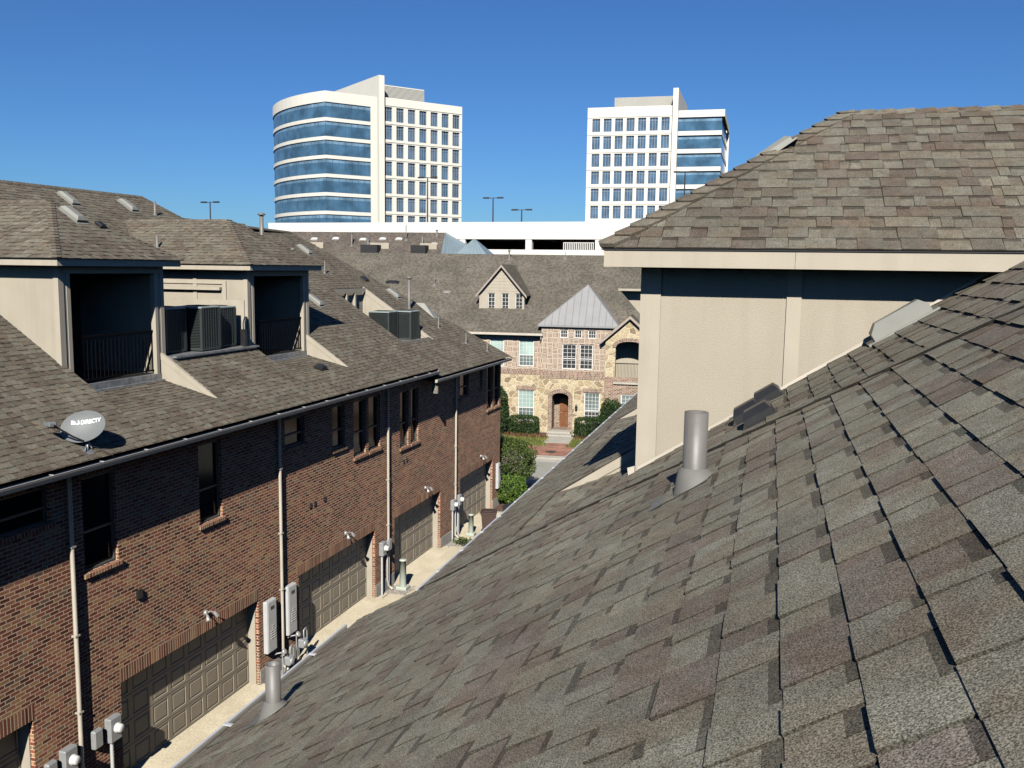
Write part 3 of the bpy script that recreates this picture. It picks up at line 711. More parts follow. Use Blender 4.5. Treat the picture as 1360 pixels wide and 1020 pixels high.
m.poly([(XW, -6, -G_), (-30, -6, -G_), (-30, -6, -3.6), (XW, -6, -3.6)]); m.poly([(-30, -6, -G_), (-30, 38, -G_), (-30, 38, -3.6), (-30, -6, -3.6)])
part('wall', m, M['brick'], T)
# cheek wedges at the far side of each apron
def cheek(y, xt, xd, zd, zb=None):
    m = MB(); zt = zM(xt)
    m.prism([(xt, y, zt), (xd, y, zM(xd) - .01), (xd, y, zd - .05)], (0, .06, 0))
    m.prism([(xt + .08, y - .015, zM(xt + .08) + .0), (xd, y - .015, zM(xd) + .02), (xd, y - .015, zM(xd) - .14), (xt - .18, y - .015, zM(xt - .18) - .12)], (0, .09, 0))
    part('cheek_wall', m, M['trim'], T, fr=FL)
cheek(18.46, -12.98, -14.62, -2.75); cheek(25.26, -13.08, -14.62, -2.74)
def dormer(y0, y1, zE, seed, D):
    """hip roofed balcony dormer; y0..y1 eaves, zE top of eaves"""
    xo = -14.55; w0, w1 = y0 + .37, y1 - .25; zc = zE - .18
    ym = (y0 + y1) / 2; xr = -14.2 - (y1 - y0) / 2; zr = zE + P_ * (y1 - y0) / 2; xm = -12.2 - (zr + 3.66) / P_; xv = -12.2 - (zE + 3.66) / P_
    m = MB()
    shingles(m, (-14.15, 0, zE - .03), (0, 1, 0), (-1, 0, P_), [[(y0 - .05, 0), (y1 + .05, 0), (ym, (y1 - y0 + .1) / 2 * K_)]], seed=seed, w=.2, t=.009)
    O = (0, y0 - .05, zE - .03); 
    shingles(m, O, (1, 0, 0), (0, 1, P_), [[(-14.15, 0), (xv, 0), (xm, (y1 - y0 + .1) / 2 * K_), (xr, (y1 - y0 + .1) / 2 * K_)]], seed=seed + 1, w=.2, t=.009)
    O = (0, y1 + .05, zE - .03)
    shingles(m, O, (-1, 0, 0), (0, -1, P_), [[(14.15, 0), (-xv, 0), (-xm, (y1 - y0 + .1) / 2 * K_), (-xr, (y1 - y0 + .1) / 2 * K_)]], seed=seed + 2, w=.2, t=.009)
    ap = (xr, ym, zr)
    caps(m, (-14.15, y0 - .05, zE - .03), ap, (0, 1, 0), (-1, 0, 0), seed=seed, wd=.12)
    caps(m, (-14.15, y1 + .05, zE - .03), ap, (0, -1, 0), (-1, 0, 0), seed=seed + 5, wd=.12)
    caps(m, (xm, ym, zr), ap, (0, 1, -P_), (0, -1, -P_), seed=seed + 7, wd=.13)
    d = part('dormer_roof', m, M['shL'], T, fr=FL)
    m = MB()
    m.box((-14.2, y0, zc), (-14.225, y1, zE)); m.box((-14.225, y0, zc), (-18.3, y0 + .025, zE)); m.box((-14.225, y1 - .025, zc), (-18.3, y1, zE))
    part('fascia', m, M['trim'], d)
    m = MB(); m.poly([(-14.225, y0 + .025, zc + .014), (-14.225, y1 - .025, zc + .015), (-18.3, y1 - .025, zc + .015), (-18.3, y0 + .025, zc + .015)]); part('soffit', m, M['soffit'], d)
    zf = -2.62; m = MB()
    m.box((xo, w0, -3.0), (-18.2, w0 + .12, zc + .015))
    wl = part('dormer_wall', m, M['stucco'], T, fr=FL)
    m = MB(); m.box((xo, w1 - .12, -3.0), (-18.2, w1, zc + .015)); part('dormer_wall', m, M['stucco'], T, fr=FL)
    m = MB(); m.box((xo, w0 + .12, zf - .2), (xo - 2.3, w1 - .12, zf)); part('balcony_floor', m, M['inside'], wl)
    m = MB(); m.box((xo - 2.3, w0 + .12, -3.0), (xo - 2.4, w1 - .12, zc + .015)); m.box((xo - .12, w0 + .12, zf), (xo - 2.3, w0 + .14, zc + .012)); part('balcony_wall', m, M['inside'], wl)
    m = MB()
    t_ = .025
    m.box((xo + t_, w0 - t_, -2.75), (xo - .1, w0 - .0015, zc + .012)); m.box((xo + t_, w0 - .0015, -2.75), (xo + .0015, w0 + .12, zc + .012))
    m.box((xo + t_, w0 + .2, -2.62), (xo - .08, w0 + .3, zc - .14)); m.box((xo + .012, w0 + .121, -2.62), (xo - .06, w0 + .2, zc - .14))
    m.box((xo + t_, w1 - .1, -2.75), (xo + .0015, w1 + t_, zc + .012)); m.box((xo + t_, w1 - .3, -2.62), (xo - .1, w1 - .2, zc - .14))
    m.box((xo + .012, w1 - .2, -2.62), (xo - .06, w1 - .1, zc - .14))
    m.box((xo + t_ + .01, w0 + .1, zc - .16), (xo - .1, w1 - .1, zc + .01))
    m.box((xo - 1.6, w0 - t_, -2.3), (xo - 1.72, w0 - .0015, zc + .012))
    part('corner_trim', m, M['trim'], wl)
    m = MB(); m.box((xo + .03, w0 + .3, zf - .14), (xo - .12, w1 - .15, zf + .012)); m.box((xo + .12, w0 + .1, zf - .16), (xo + .03, w1 - .1, zf - .125))
    part('threshold', m, M['galv'], wl)
    m = MB(); m.box((xo - .06, w0 + .3, zf + 1.0), (xo - .11, w1 - .3, zf + 1.05)); m.box((xo - .06, w0 + .3, zf + .08), (xo - .1, w1 - .3, zf + .11))
    n = 22
    for k in range(n): 
        y = w0 + .34 + (w1 - w0 - .68) * k / (n - 1); m.box((xo - .07, y - .008, zf + .11), (xo - .086, y + .008, zf + 1.0))
    part('railing', m, M['iron'], wl)
    m = MB(); m.box((xo - 2.26, w0 + .8, zf), (xo - 2.298, w0 + 2.3, zf + 2.05)); part('balcony_door', m, M['glassdark'], wl)
    return d
d1 = dormer(15.0, 18.85, .10, 31, T); d2 = dormer(21.77, 25.65, .02, 41, T)
# terraces cut into the slope
def terrace(y0, y1, xf, xb, zf, head):
    m = MB(); m.box((xf, y0, zf - .1), (xb, y1, zf)); m.box((xf + .10, y0, zf - .03), (xf, y1, zf + .015)); o = part('terrace_deck', m, M['galv'], T, fr=FL)
    m = MB(); m.box((xb, y0, zf), (xb - .1, y1, zR(xb, y1) - .02)); m.prism([(xf, y0 - .04, zf - .3), (xb, y0 - .04, zf - .3), (xb, y0 - .04, zM(xb) - .05), (xf, y0 - .04, zM(xf) - .05)], (0, .03, 0)) if head else None
    part('terrace_wall', m, M['stucco'], o)
    return o
t1 = terrace(18.6, 22.14, -14.3, -17.88, -2.22, False)
m = MB(); m.box((-14.62, 22.08, -2.2), (-16.2, 22.138, -.98)); part('access_panel', m, M['trim'], t1)
m = MB(); m.box((-15.35, 22.02, -.72), (-17.3, 22.138, -.64)); part('trim_board', m, M['trim'], t1)
m = MB(); m.box((-15.2, 22.105, -.46), (-15.32, 22.138, -2.2)); m.box((-15.32, 22.105, -.55), (-17.3, 22.138, -.46))
part('trim_board', m, M['trim'], t1)
t3 = terrace(30.6, 33.98, -14.05, -16.93, -2.80, True)
def side_cheek(y, xf, xb, zf):
    m = MB(); m.prism([(xf + .12, y, zB(xf + .12) - .0), (xb, y, zB(xb)), (xb, y, zf), (xf, y, zf)], (0, .07, 0))
    m.prism([(xf + .16, y - .018, zB(xf + .16) + .02), (xb, y - .018, zB(xb) + .05), (xb, y - .018, zB(xb) - .16), (xf - .1, y - .018, zB(xf - .1) - .14)], (0, .1, 0))
    m.box((-15.6, y - .05, -1.75), (-16.3, y - .002, -1.68)); m.box((xb, y - .02, zf), (xb + .1, y - .002, zB(xb) - .1))
    part('cheek_wall', m, M['trim'], T, fr=FL)
side_cheek(33.93, -14.05, -16.93, -2.80)
m = MB(); m.box((-16.80, 30.56, zB(-16.93) - .16), (-16.84, 33.92, zB(-16.93) + .0)); part('fascia', m, M['trim'], t3)
for y in (31.7, 32.3, 33.0):
    m = MB(); m.box((-16.8, y, -2.78), (-16.92, y + .09, zB(-16.8) - .1)); part('post', m, M['trim'], t3)
# vents on the slope
UPL = (-1, 0, P_)
for (x, y, L) in ((-20.6, 22.3, .62), (-19.75, 21.7, .0), (-20.55, 24.75, .62), (-19.5, 29.9, .66), (-18.87, 36.3, .0), (-15.95, 28.3, .62), (-16.5, 35.9, .62), (-19.2, 33.3, .62)):
    if L and not (x == -18.87): hood_vent(roof, x, y, zR(x, y), L, .30, .13, UPL, name='roof_vent')
for (x, y, h, r, c) in ((-20.2, 25.6, .45, .04, 0), (-18.7, 23.7, .45, .04, 0), (-19.3, 30.4, .85, .075, 1), (-19.0, 30.9, .3, .04, 0), (-18.6, 31.4, .35, .05, 1), (-16.4, 28.5, .4, .035, 0), (-17.8, 32.4, .5, .03, 0), (-15.6, 35.5, 1.25, .06, 1), (-14.4, 35.8, .45, .03, 0), (-13.4, 36.4, .45, .03, 0), (-15.4, 35.9, .4, .03, 0), (-12.8, 37.4, .4, .03, 0)):
    if (x, y) == (-15.4, 35.9): continue
    vent_pipe(roof, x, y, zR(x, y), h, r, UPL, cap=bool(c), fl=.13)
for (x, y) in ((-19.3, 24.2), (-17.45, 35.1), (-13.05, 23.9)): 
    if x == -13.05: hood_vent(roof, -13.35, 24.0, -2.98, .26, .3, .1, (-1, 0, .25), mat='black')
    else: hood_vent(roof, x, y, zR(x, y), .3, .28, .1, UPL, mat='black')
m = MB(); tb = lambda x, y, h: (x, y, zB(x) + h)
m.poly([tb(-14.9, 36.6, .02), tb(-14.9, 37.2, .02), tb(-15.5, 36.9, .26)]); m.poly([tb(-14.9, 37.2, .02), tb(-15.9, 36.95, .02), tb(-15.5, 36.9, .26)]); m.poly([tb(-15.9, 36.85, .02), tb(-14.9, 36.6, .02), tb(-15.5, 36.9, .26)])
part('roof_vent', m, M['hood'], roof, label='small pale triangular dormer vent near the roof hip')

hood_vent(d1, -15.6, 17.0, .1 + P_ * 1.4, .55, .30, .13, UPL)
hood_vent(d1, -15.3, 17.5, .1 + P_ * 1.1, .2, .2, .08, UPL, mat='black')
vent_pipe(d2, -17.6, 22.35, .02 + P_ * .58, .4, .04, (0, 1, .65), fl=.12)
# ---- AC condensers on the terraces
def ac(x, y, z, w, h, label, grp):
    t = thing('air_conditioner', label, 'air conditioner', FL, (x, y, z), grp)
    m = MB(); r = w / 2
    m.bbox((x - r, y - r, z + h - .05), (x + r, y + r, z + h), .012); part('lid', m, M['aclid'], t); m = MB(); m.bbox((x - r, y - r, z), (x + r, y + r, z + .07), .012)
    for sx in (-1, 1):
        for sy in (-1, 1): m.box((x + sx * (r - .03) - .03, y + sy * (r - .03) - .03, z + .07), (x + sx * (r - .03) + .03, y + sy * (r - .03) + .03, z + h - .05))
    part('cabinet', m, M['ac'], t)
    m = MB(); m.box((x - r + .05, y - r + .05, z + .07), (x + r - .05, y + r - .05, z + h - .05)); part('coil', m, M['acdark'], t)
    m = MB(); n = int(h / .045)
    for k in range(n):
        zk = z + .09 + k * (h - .16) / n
        m.box((x - r + .02, y - r + .008, zk), (x + r - .02, y - r + .02, zk + .018)); m.box((x + r - .02, y - r + .02, zk), (x + r - .008, y + r - .02, zk + .018))
    for k in range(7):
        u = -r + .1 + k * (2 * r - .2) / 6; m.box((x + r - .012, y + u - .008, z + .07), (x + r - .002, y + u + .008, z + h - .05))
    part('louvre', m, M['ac'], t)
    m = MB(); 
    for q in (.12, .2, .28): 
        if q < r - .03: m.tube([(x + q * math.cos(a / 12 * 6.283), y + q * math.sin(a / 12 * 6.283), z + h + .015) for a in range(13)], .006, 5, caps=False)
    for a in range(8): m.tube([(x, y, z + h + .02), (x + (r - .05) * math.cos(a * .785), y + (r - .05) * math.sin(a * .785), z + h + .012)], .005, 5)
    m.lathe((x, y, z + h), [(.09, 0), (.09, .03), (.001, .035)], 14)
    part('fan_guard', m, M['acdark'], t)
G = 'condensers on the roof terraces'
ac(-15.15, 19.35, -2.2, .8, 1.12, 'dark condenser half hidden behind the near balcony dormer post', G)
ac(-14.85, 20.35, -2.2, .8, 1.12, 'dark condenser with pale top, middle one of the three between the two dormers', G)
ac(-15.0, 21.35, -2.2, .74, 1.08, 'dark condenser nearest the far dormer wall on the near terrace', G)
ac(-15.25, 32.3, -2.8, .85, 1.1, 'grey green condenser on the far sunken terrace, left of its pair', G)
ac(-14.75, 33.2, -2.8, .85, 1.1, 'dark condenser on the far sunken terrace beside the tan cheek wall', G)
m = MB(); m.tube([(-14.5, 21.9, -2.2), (-14.5, 21.9, -1.6), (-14.55, 22.05, -1.45)], .05, 8); m.box((-14.35, 21.7, -2.2), (-14.5, 21.8, -1.75))
part('conduit', m, M['black'], t1)

# ---- satellite dish
t = thing('satellite_dish', 'grey oval satellite dish with white lettering on the near shingle roof edge', 'satellite dish', FL, (-12.5, 13.72, zM(-12.5)))
c0 = Vector((-12.5, 13.72, zM(-12.5))); C = Vector((-12.6, 13.75, -3.02))
nrm = Vector((.36, -.80, .50)).normalized()   # looks south and up
up_ = (Vector((0, 0, 1)) - nrm * nrm.z).normalized(); rt = up_.cross(nrm).normalized()
tilt = R_(14); ru_, uu_ = rt * math.cos(tilt) + up_ * math.sin(tilt), -rt * math.sin(tilt) + up_ * math.cos(tilt)
aW, aH = .40, .31
def dp(u, v): return C + ru_ * u * aW + uu_ * v * aH + nrm * (.085 * (u * u + v * v) - .085)
m = MB(); rings, nn = 7, 36; vs = [dp(0, 0)]; fs = []
for i in range(1, rings + 1):
    for k in range(nn): a = 2 * math.pi * k / nn; vs.append(dp(i / rings * math.cos(a), i / rings * math.sin(a)))
for k in range(nn): fs.append((0, 1 + k, 1 + (k+1) % nn))
for i in range(rings - 1):
    for k in range(nn): a = 1 + i * nn; fs.append((a + k, a + nn + k, a + nn + (k+1) % nn, a + (k+1) % nn))
m.faces(vs, fs, 0, True); back = [v - nrm * .012 for v in vs]; m.faces(back, [f[::-1] for f in fs], 0, True)
e0 = 1 + (rings - 1) * nn
for k in range(nn): m.poly([vs[e0+k], back[e0+k], back[e0+(k+1) % nn], vs[e0+(k+1) % nn]])
rf = part('reflector', m, M['dish'], t)
def text_mesh(body, size, shear=0.):
    cu = bpy.data.curves.new('lettering', 'FONT'); cu.body = body; cu.size = size; cu.shear = shear; cu.align_x = 'LEFT'; cu.offset = size * .022
    o = bpy.data.objects.new('lettering', cu); COL.objects.link(o)
    dg = bpy.context.evaluated_depsgraph_get(); me = bpy.data.meshes.new_from_object(o.evaluated_get(dg)); bpy.data.objects.remove(o)
    return me
me = text_mesh('DIRECTV', .36, .3)
xs = [v.co.x for v in me.vertices]; x0, x1 = min(xs), max(xs)
m = MB(); F = []
def lay(x, y): return dp(x, y - .17 * (x + .3)) + nrm * .004
vv = [lay(-.12 + (v.co.x - x0) / (x1 - x0) * .94, .30 + v.co.y * .95) for v in me.vertices]
m.faces(vv, [list(p.vertices) for p in me.polygons])
# swoosh mark ahead of the word: a block with a bitten curve and a thin J stroke
m.poly([lay(-.52, .30), lay(-.36, .30), lay(-.31, .39), lay(-.34, .49), lay(-.41, .53), lay(-.49, .54)])
m.poly([lay(-.31, .30), lay(-.22, .30), lay(-.175, .34), lay(-.165, .54), lay(-.21, .54), lay(-.225, .37), lay(-.27, .345), lay(-.31, .345)])
part('lettering', m, M['letter'], rf)
arm0 = C - uu_ * aH * .95 + nrm * .0; arm1 = C - ru_ * aW * 1.02 - uu_ * aH * .05 + nrm * .40
m = MB(); m.tube([arm0 - ru_ * .02, arm0 * .6 + arm1 * .4 - Vector((0, 0, .03)), arm1], .017, 8); part('feed_arm', m, M['black'], t)
m = MB(); Mx = nrm.to_track_quat('Z', 'Y').to_matrix(); 
dirn = (C - arm1).normalized(); Mx = dirn.to_track_quat('Z', 'Y').to_matrix()
m.lathe(arm1, [(.001, -.09), (.045, -.085), (.055, -.02), (.07, .03), (.068, .05), (.001, .055)], 14, M=Mx); m.bbox((-.12, -.035, -.11), (.12, .035, -.02), .01, M=Matrix.Translation(arm1) @ Mx.to_4x4())
part('receiver', m, M['dish'], t)
m = MB(); bc = C - nrm * .16
m.tube([c0 + Vector((0, 0, 0)), c0 + Vector((-.02, .06, .18)), bc - uu_ * .12, bc], .024, 10); m.bbox((-.09, -.07, -.05), (.09, .07, .04), .01, M=Matrix.Translation(bc) @ nrm.to_track_quat('Z', 'Y').to_matrix().to_4x4())
m.box((-.12, -.08, 0), (.12, .08, .012), M=Matrix.Translation(c0) @ Matrix.Rotation(math.atan(P_), 4, 'Y'))
m.tube([c0 + Vector((.02, .1, .03)), bc - uu_ * .2], .012, 8); m.tube([c0 + Vector((.04, -.1, 0)), bc - uu_ * .25], .012, 8)
part('mount', m, M['galv'], t)
m = MB(); m.tube([c0 + Vector((0, .02, .1)), c0 + Vector((.12, .12, .05)), c0 + Vector((.3, .3, -.12)), (-12.26, 14.12, -3.63), (-12.2, 14.15, -3.72)], .006, 6); part('cable', m, M['black'], t)

# ---- wall mounted things
def flood(y, z, p, label):
    t = thing('wall_light', label, 'light', FLw, (p, y, z), 'twin flood lights above the garage doors')
    m = MB(); m.lathe((p + .03, y, z), [(.001, .03), (.06, .03), (.062, 0), (.06, -.03)], 12, M=Matrix.Rotation(R_(90), 3, 'Y')); m.box((p, y - .05, z - .05), (p + .02, y + .05, z + .05)); part('base', m, M['chrome'], t)
    for s in (-1, 1):
        a = Vector((p + .05, y + s * .03, z)); b = Vector((p + .16, y + s * .13, z - .02)); d = Vector((.45, s * .35, -.8)).normalized()
        m = MB(); m.tube([a, (a + b) / 2 + Vector((0, 0, .03)), b], .012, 8)
        m.tube([b - d * .02, b + d * .03, b + d * .12, b + d * .125], [.03, .04, .062, .05], 12); part('lamp_head', m, M['chrome'], t)
for y, z, p, l in ((17.23, -7.87, XW, 'silver twin flood light above the nearest full garage door'), (24.0, -7.87, XW, 'silver twin flood light above the second garage door, beside the twin white cabinets'), (30.1, -7.87, XW, 'silver twin flood light above the third garage door'), (36.12, -7.87, XB, 'silver twin flood light above the farthest garage door')):
    flood(y, z, p, l)
def cabinet(y, z0, z1, p, label, w=.44):
    t = thing('telecom_cabinet', label, 'cabinet', FLw, (p, y, z0), 'flat louvred cabinets on the brick wall')
    m = MB(); m.bbox((p, y - w / 2, z0), (p + .13, y + w / 2, z1), .02); m.bbox((p + .131, y - w / 2 + .03, z0 + .03), (p + .145, y + w / 2 - .03, z1 - .03), .006); part('case', m, M['panel'], t)
    m = MB(); m.box((p + .146, y - .07, z1 - .23), (p + .152, y + .08, z1 - .15)); part('handle', m, M['black'], t)
    m = MB()
    for k in range(6):
        zz_ = z0 + (z1 - z0) * .27 + k * .065; n = 1 + (k < 4)
        for s in ((-.09, .03), (.05, .14)) if k < 4 else ((-.03, .07),): m.box((p + .146, y + s[0], zz_), (p + .156, y + s[1], zz_ + .022))
    part('louvre', m, M['white'], t)
cabinet(19.78, -9.82, -8.45, XW, 'nearer of the two white grey louvred cabinets left of the downspout')
cabinet(20.78, -9.72, -8.38, XW, 'louvred grey cabinet right of the downspout, beside the second garage door')
cabinet(38.3, -9.75, -8.6, XB, 'narrow white cabinet at the far end of the brick wall', .3)
def meter(y, z, p, label, w=.32, h=.5, conduit=True, twin=0):
    t = thing('electric_meter', label, 'electric meter', FLw, (p, y, z), 'electric meters on the brick wall')
    m = MB(); m.bbox((p, y - w / 2, z - h / 2), (p + .16, y + w / 2, z + h / 2), .02); part('case', m, M['meter'], t)
    m = MB(); m.lathe((p + .16, y + .02, z + .02), [(.1, 0), (.1, .04), (.085, .05), (.085, .1), (.07, .12), (.001, .122)], 20, M=Matrix.Rotation(R_(90), 3, 'Y')); d = part('dial', m, M['white'], t)
    m = MB(); m.tube([(p + .07, y - .05, z - h / 2), (p + .07, y - .05, -G_)], .035, 10); part('conduit', m, M['panel'], t)
    if twin:
        m = MB(); m.bbox((p, y + twin - .12, z - .2), (p + .12, y + twin + .12, z + .18), .03); part('junction_box', m, M['meter'], t)
meter(12.95, -9.15, XW, 'lowest left electric meter with white dial beside the first downspout', twin=-.4)
meter(14.12, -9.1, XW, 'electric meter with white dial left of the nearest full garage door', twin=-.42)
meter(26.42, -9.05, XW, 'grey electric meter left of the third downspout foot', .28, .45, twin=.52)
meter(32.75, -9.15, XB, 'electric meter left of the fourth downspout near the bins', .26, .42)
meter(33.4, -9.1, XB, 'electric meter right of the fourth downspout by the farthest garage door', .26, .42)
def gas_meter(y, z, p, label):
    t = thing('gas_meter', label, 'gas meter', FLw, (p, y, -G_), 'gas meters by the twin cabinets')
    c = (p + .28, y, z)
    m = MB(); m.bbox((c[0] - .1, y - .12, z - .14), (c[0] + .1, y + .12, z + .1), .03); m.lathe((c[0] + .1, y, z - .02), [(.1, -.02), (.1, .02), (.06, .04), (.001, .045)], 14, M=Matrix.Rotation(R_(90), 3, 'Y')); part('body', m, M['meter'], t)
    m = MB(); m.tube([(p + .02, y - .3, z + .2), (p + .12, y - .3, z + .26), (c[0], y - .2, z + .28), (c[0], y - .08, z + .26), (c[0], y - .07, z + .1)], .02, 8)
    m.tube([(c[0], y + .07, z + .1), (c[0], y + .07, z + .3), (c[0], y + .18, z + .34), (c[0], y + .24, z + .2), (c[0], y + .24, -G_)], .02, 8)
    m.tube([(c[0] - .05, y - .22, -G_), (c[0] - .05, y - .22, z + .3)], .018, 8); part('pipework', m, M['meter'], t)
    m = MB(); m.lathe((c[0], y - .2, z + .3), [(.02, -.04), (.075, -.02), (.08, .01), (.05, .04), (.001, .045)], 14, M=Matrix.Rotation(R_(60), 3, 'Y')); part('regulator', m, M['chrome'], t)
gas_meter(20.3, -10.22, XW, 'grey gas meter just left of the downspout foot, behind the near gutter')
gas_meter(21.0, -10.02, XW, 'grey gas meter under the right hand louvred cabinet')
def pedestal(x, y, h, r, label):
    t = thing('utility_pedestal', label, 'utility pedestal', FLw, (x, y, -G_), 'pale posts standing at the wall foot')
    m = MB(); m.lathe((x, y, -G_), [(r, 0), (r, h - .03), (r * 1.1, h - .03), (r * 1.1, h), (r * .9, h + .02), (.001, h + .025)], 18); part('post', m, M['ped'], t)
    m = MB(); m.bbox((x - r * 1.7, y - r * 1.7, -G_), (x + r * 1.7, y + r * 1.7, -G_ + .12), .02); part('base', m, M['ped'], t)
    m = MB(); m.lathe((x - .02, y + r + .05, -G_ + h - .2), [(.001, -.06), (.06, -.05), (.07, .02), (.001, .05)], 12); part('cap', m, M['meter'], t)
pedestal(-12.15, 27.15, 1.0, .11, 'stout pale green post by the third downspout foot')
pedestal(-12.15, 33.75, .85, .1, 'pale green post standing beside the brown bin')
m = MB(); m.tube([(XB + .1, 32.90, -9.2), (XB + .1, 32.95, -10.0), (XB + .12, 33.10, -10.3), (XB + .2, 33.15, -10.5)], .03, 8)
part('conduit', m, M['panel'], T); m = MB(); m.tube([(XB + .08, 33.25, -9.2), (XB + .08, 33.25, -G_)], .028, 8)
part('conduit', m, M['panel'], T); m = MB(); m.tube([(XW + .08, 26.75, -9.3), (XW + .08, 26.75, -10.2), (XW + .1, 26.9, -10.5)], .03, 8)
part('conduit', m, M['panel'], T)
m = MB(); m.bbox((XW, 15.0, -6.79), (XW + .05, 15.16, -6.61), .01)
for y in (21.95, 22.2, 22.75, 28.2, 28.45): m.box((XW + .002, y, -6.62), (XW + .02, y + .1, -6.48))
part('wall_vent', m, M['black'], T)
def bin_(x, y, yaw, lab, mat, h=1.05):
    t = thing('wheeled_bin', lab, 'wheeled bin', FLw, (x, y, -G_)); Mx = Matrix.Translation((x, y, -G_)) @ Matrix.Rotation(yaw, 4, 'Z')
    m = MB(); a = [(-.22, -.25), (.22, -.25), (.22, .25), (-.22, .25)]; b = [(-.29, -.31), (.29, -.31), (.29, .31), (-.29, .31)]
    A = [Mx @ Vector((*p, .06)) for p in a]; B = [Mx @ Vector((*p, h - .08)) for p in b]
    for k in range(4): m.poly([A[k], A[(k+1) % 4], B[(k+1) % 4], B[k]])
    m.poly(A[::-1]); m.box((-.305, -.325, h - .14), (.305, .325, h - .08), M=Mx); part('body', m, M[mat], t)
    m = MB(); m.bbox((-.33, -.34, h - .078), (.31, .34, h - .03), .015, M=Mx); m.bbox((-.22, -.25, h - .03), (.2, .25, h + .01), .02, M=Mx); part('lid', m, M[mat], t)
    m = MB(); m.box((.23, -.2, h - .4), (.30, .2, h - .37), M=Mx); m.tube([Mx @ Vector((-.36, -.2, h - .12)), Mx @ Vector((-.36, .2, h - .12))], .015, 8); part('handle', m, M['chrome'], t)
    for s in (-1, 1):
        m = MB(); m.tube([Mx @ Vector((-.22, s * .27, .12)), Mx @ Vector((-.22, s * .32, .12))], .12, 14); part('wheel', m, M['black'], t)
bin_(-11.45, 33.9, R_(15), 'brown wheeled bin with a closed lid on the alley slab', 'bin')
bin_(-11.2, 36.2, R_(-10), 'dark bin further along the alley, mostly hidden by the near gutter', 'binblack', .75)

# ================================================================== SHRUBS
def shrub(name, label, fr, c, rad, n, leaf, mat, power=2.6, trunk=None, seed=1, grp=None, clump=.12):
    x, y, z = c; rx, ry, rz = rad; rng = random.Random(seed)
    t = thing(name, label, 'shrub', fr, (x, y, -G_), grp)
    m = MB(); ph = [rng.uniform(0, 6.28) for _ in range(9)]
    for i in range(n):
        d = Vector((rng.gauss(0, 1), rng.gauss(0, 1), rng.gauss(0, 1))).normalized()
        k = (abs(d.x) ** power + abs(d.y) ** power + abs(d.z) ** power) ** (-1 / power)
        lump = 1 + clump * (math.sin(d.x * 5 + ph[0]) * math.sin(d.y * 6 + ph[1]) + math.sin(d.z * 7 + ph[2]) * math.sin(d.x * 9 + ph[3]) * .7)
        rr = k * lump * (1 - .28 * rng.random() ** 2.2) * (1.04 if rng.random() < .06 else 1)
        p = Vector((x + d.x * rr * rx, y + d.y * rr * ry, z + d.z * rr * rz))
        u = Vector((rng.gauss(0, 1), rng.gauss(0, 1), rng.gauss(0, 1))); u = (u + d * .4).normalized(); v = u.cross(Vector((rng.gauss(0, 1), rng.gauss(0, 1), rng.gauss(0, 1)))).normalized()
        s = leaf * rng.uniform(.6, 1.3); g_ = min(1, max(0, rng.gauss(.5, .22))); m.poly([p - u * s, p + v * s * .5, p + u * s, p - v * s * .5], col=(g_,) * 3)
    part('foliage', m, M[mat], t)
    m = MB()
    if trunk:
        for k in range(trunk):
            a = k * 2.1 + .4; b = Vector((x + .15 * math.cos(a), y + .15 * math.sin(a), -G_)); q = Vector((x + rx * .45 * math.cos(a), y + ry * .45 * math.sin(a), z - rz * .3))
            m.tube([b, b.lerp(q, .5) + Vector((.04, .03, .05)), q, q + Vector((0, 0, rz * .5))], [.045, .035, .025, .012], 7)
    else:
        for k in range(4):
            a = k * 1.6; m.tube([(x, y, -G_), (x + rx * .4 * math.cos(a), y + ry * .4 * math.sin(a), z), (x + rx * .5 * math.cos(a), y + ry * .5 * math.sin(a), z + rz * .5)], [.03, .02, .01], 6)
    m.lathe((x, y, z), [(.001, -rz * .66), (ry * .45, -rz * .5), (ry * .5, 0), (ry * .4, rz * .4), (.001, rz * .5)], 12) if not trunk else m.lathe((x, y, z), [(.001, -rz * .35), (rx * .45, -rz * .2), (rx * .55, 0.1), (rx * .4, rz * .5), (.001, rz * .6)], 12)  # inner core; the dark one paints shade between the leaves
    part('stem_core', m, M['bark'] if trunk else M['dark'], t)
shrub('round_shrub', 'large clipped round shrub on bare grey stems at the alley mouth', FLw, (-12.95, 40.9, -9.05), (1.25, 1.35, 1.05), 11000, .055, 'leafmid', 2.4, 6, 5)
shrub('low_shrub', 'low bright green shrub beneath the large round shrub', FLw, (-12.4, 39.2, -10.0), (.85, .8, .62), 6500, .05, 'leafbright', 2.5, None, 6, clump=.16)
shrub('tall_shrub', 'tall dark clipped shrub left of the pale lower window', FF, (-12.15, 56.6, -8.95), (.85, .8, 1.6), 9000, .06, 'leafdark', 2.6, None, 7, 'clipped shrubs along the house front')
shrub('box_hedge', 'dark low hedge under the pale lower window, left of the steps', FF, (-10.3, 57.1, -9.9), (.95, .5, .62), 7000, .05, 'leafdark', 5, None, 8, 'clipped shrubs along the house front', .05)
shrub('box_hedge', 'dark low hedge right of the front steps', FF, (-5.95, 56.9, -9.85), (1.05, .55, .65), 7000, .05, 'leafdark', 5, None, 9, 'clipped shrubs along the house front', .05)
shrub('tall_shrub', 'dark round topped shrub right of the stone front, partly behind the near gutter', FF, (-4.75, 57.0, -9.3), (.75, .7, 1.25), 6500, .055, 'leafdark', 2.3, None, 10, 'clipped shrubs along the house front')
shrub('low_plant', 'small leafy weed growing by the fourth downspout foot', FLw, (-12.0, 32.55, -10.5), (.4, .3, .12), 500, .04, 'leafmid', 2, None, 12, clump=.3)
t = thing('gate_pier', 'short brick pier with a dark sloping cap behind the round shrub', 'pier', FLw, (-14.9, 44.5, -G_))
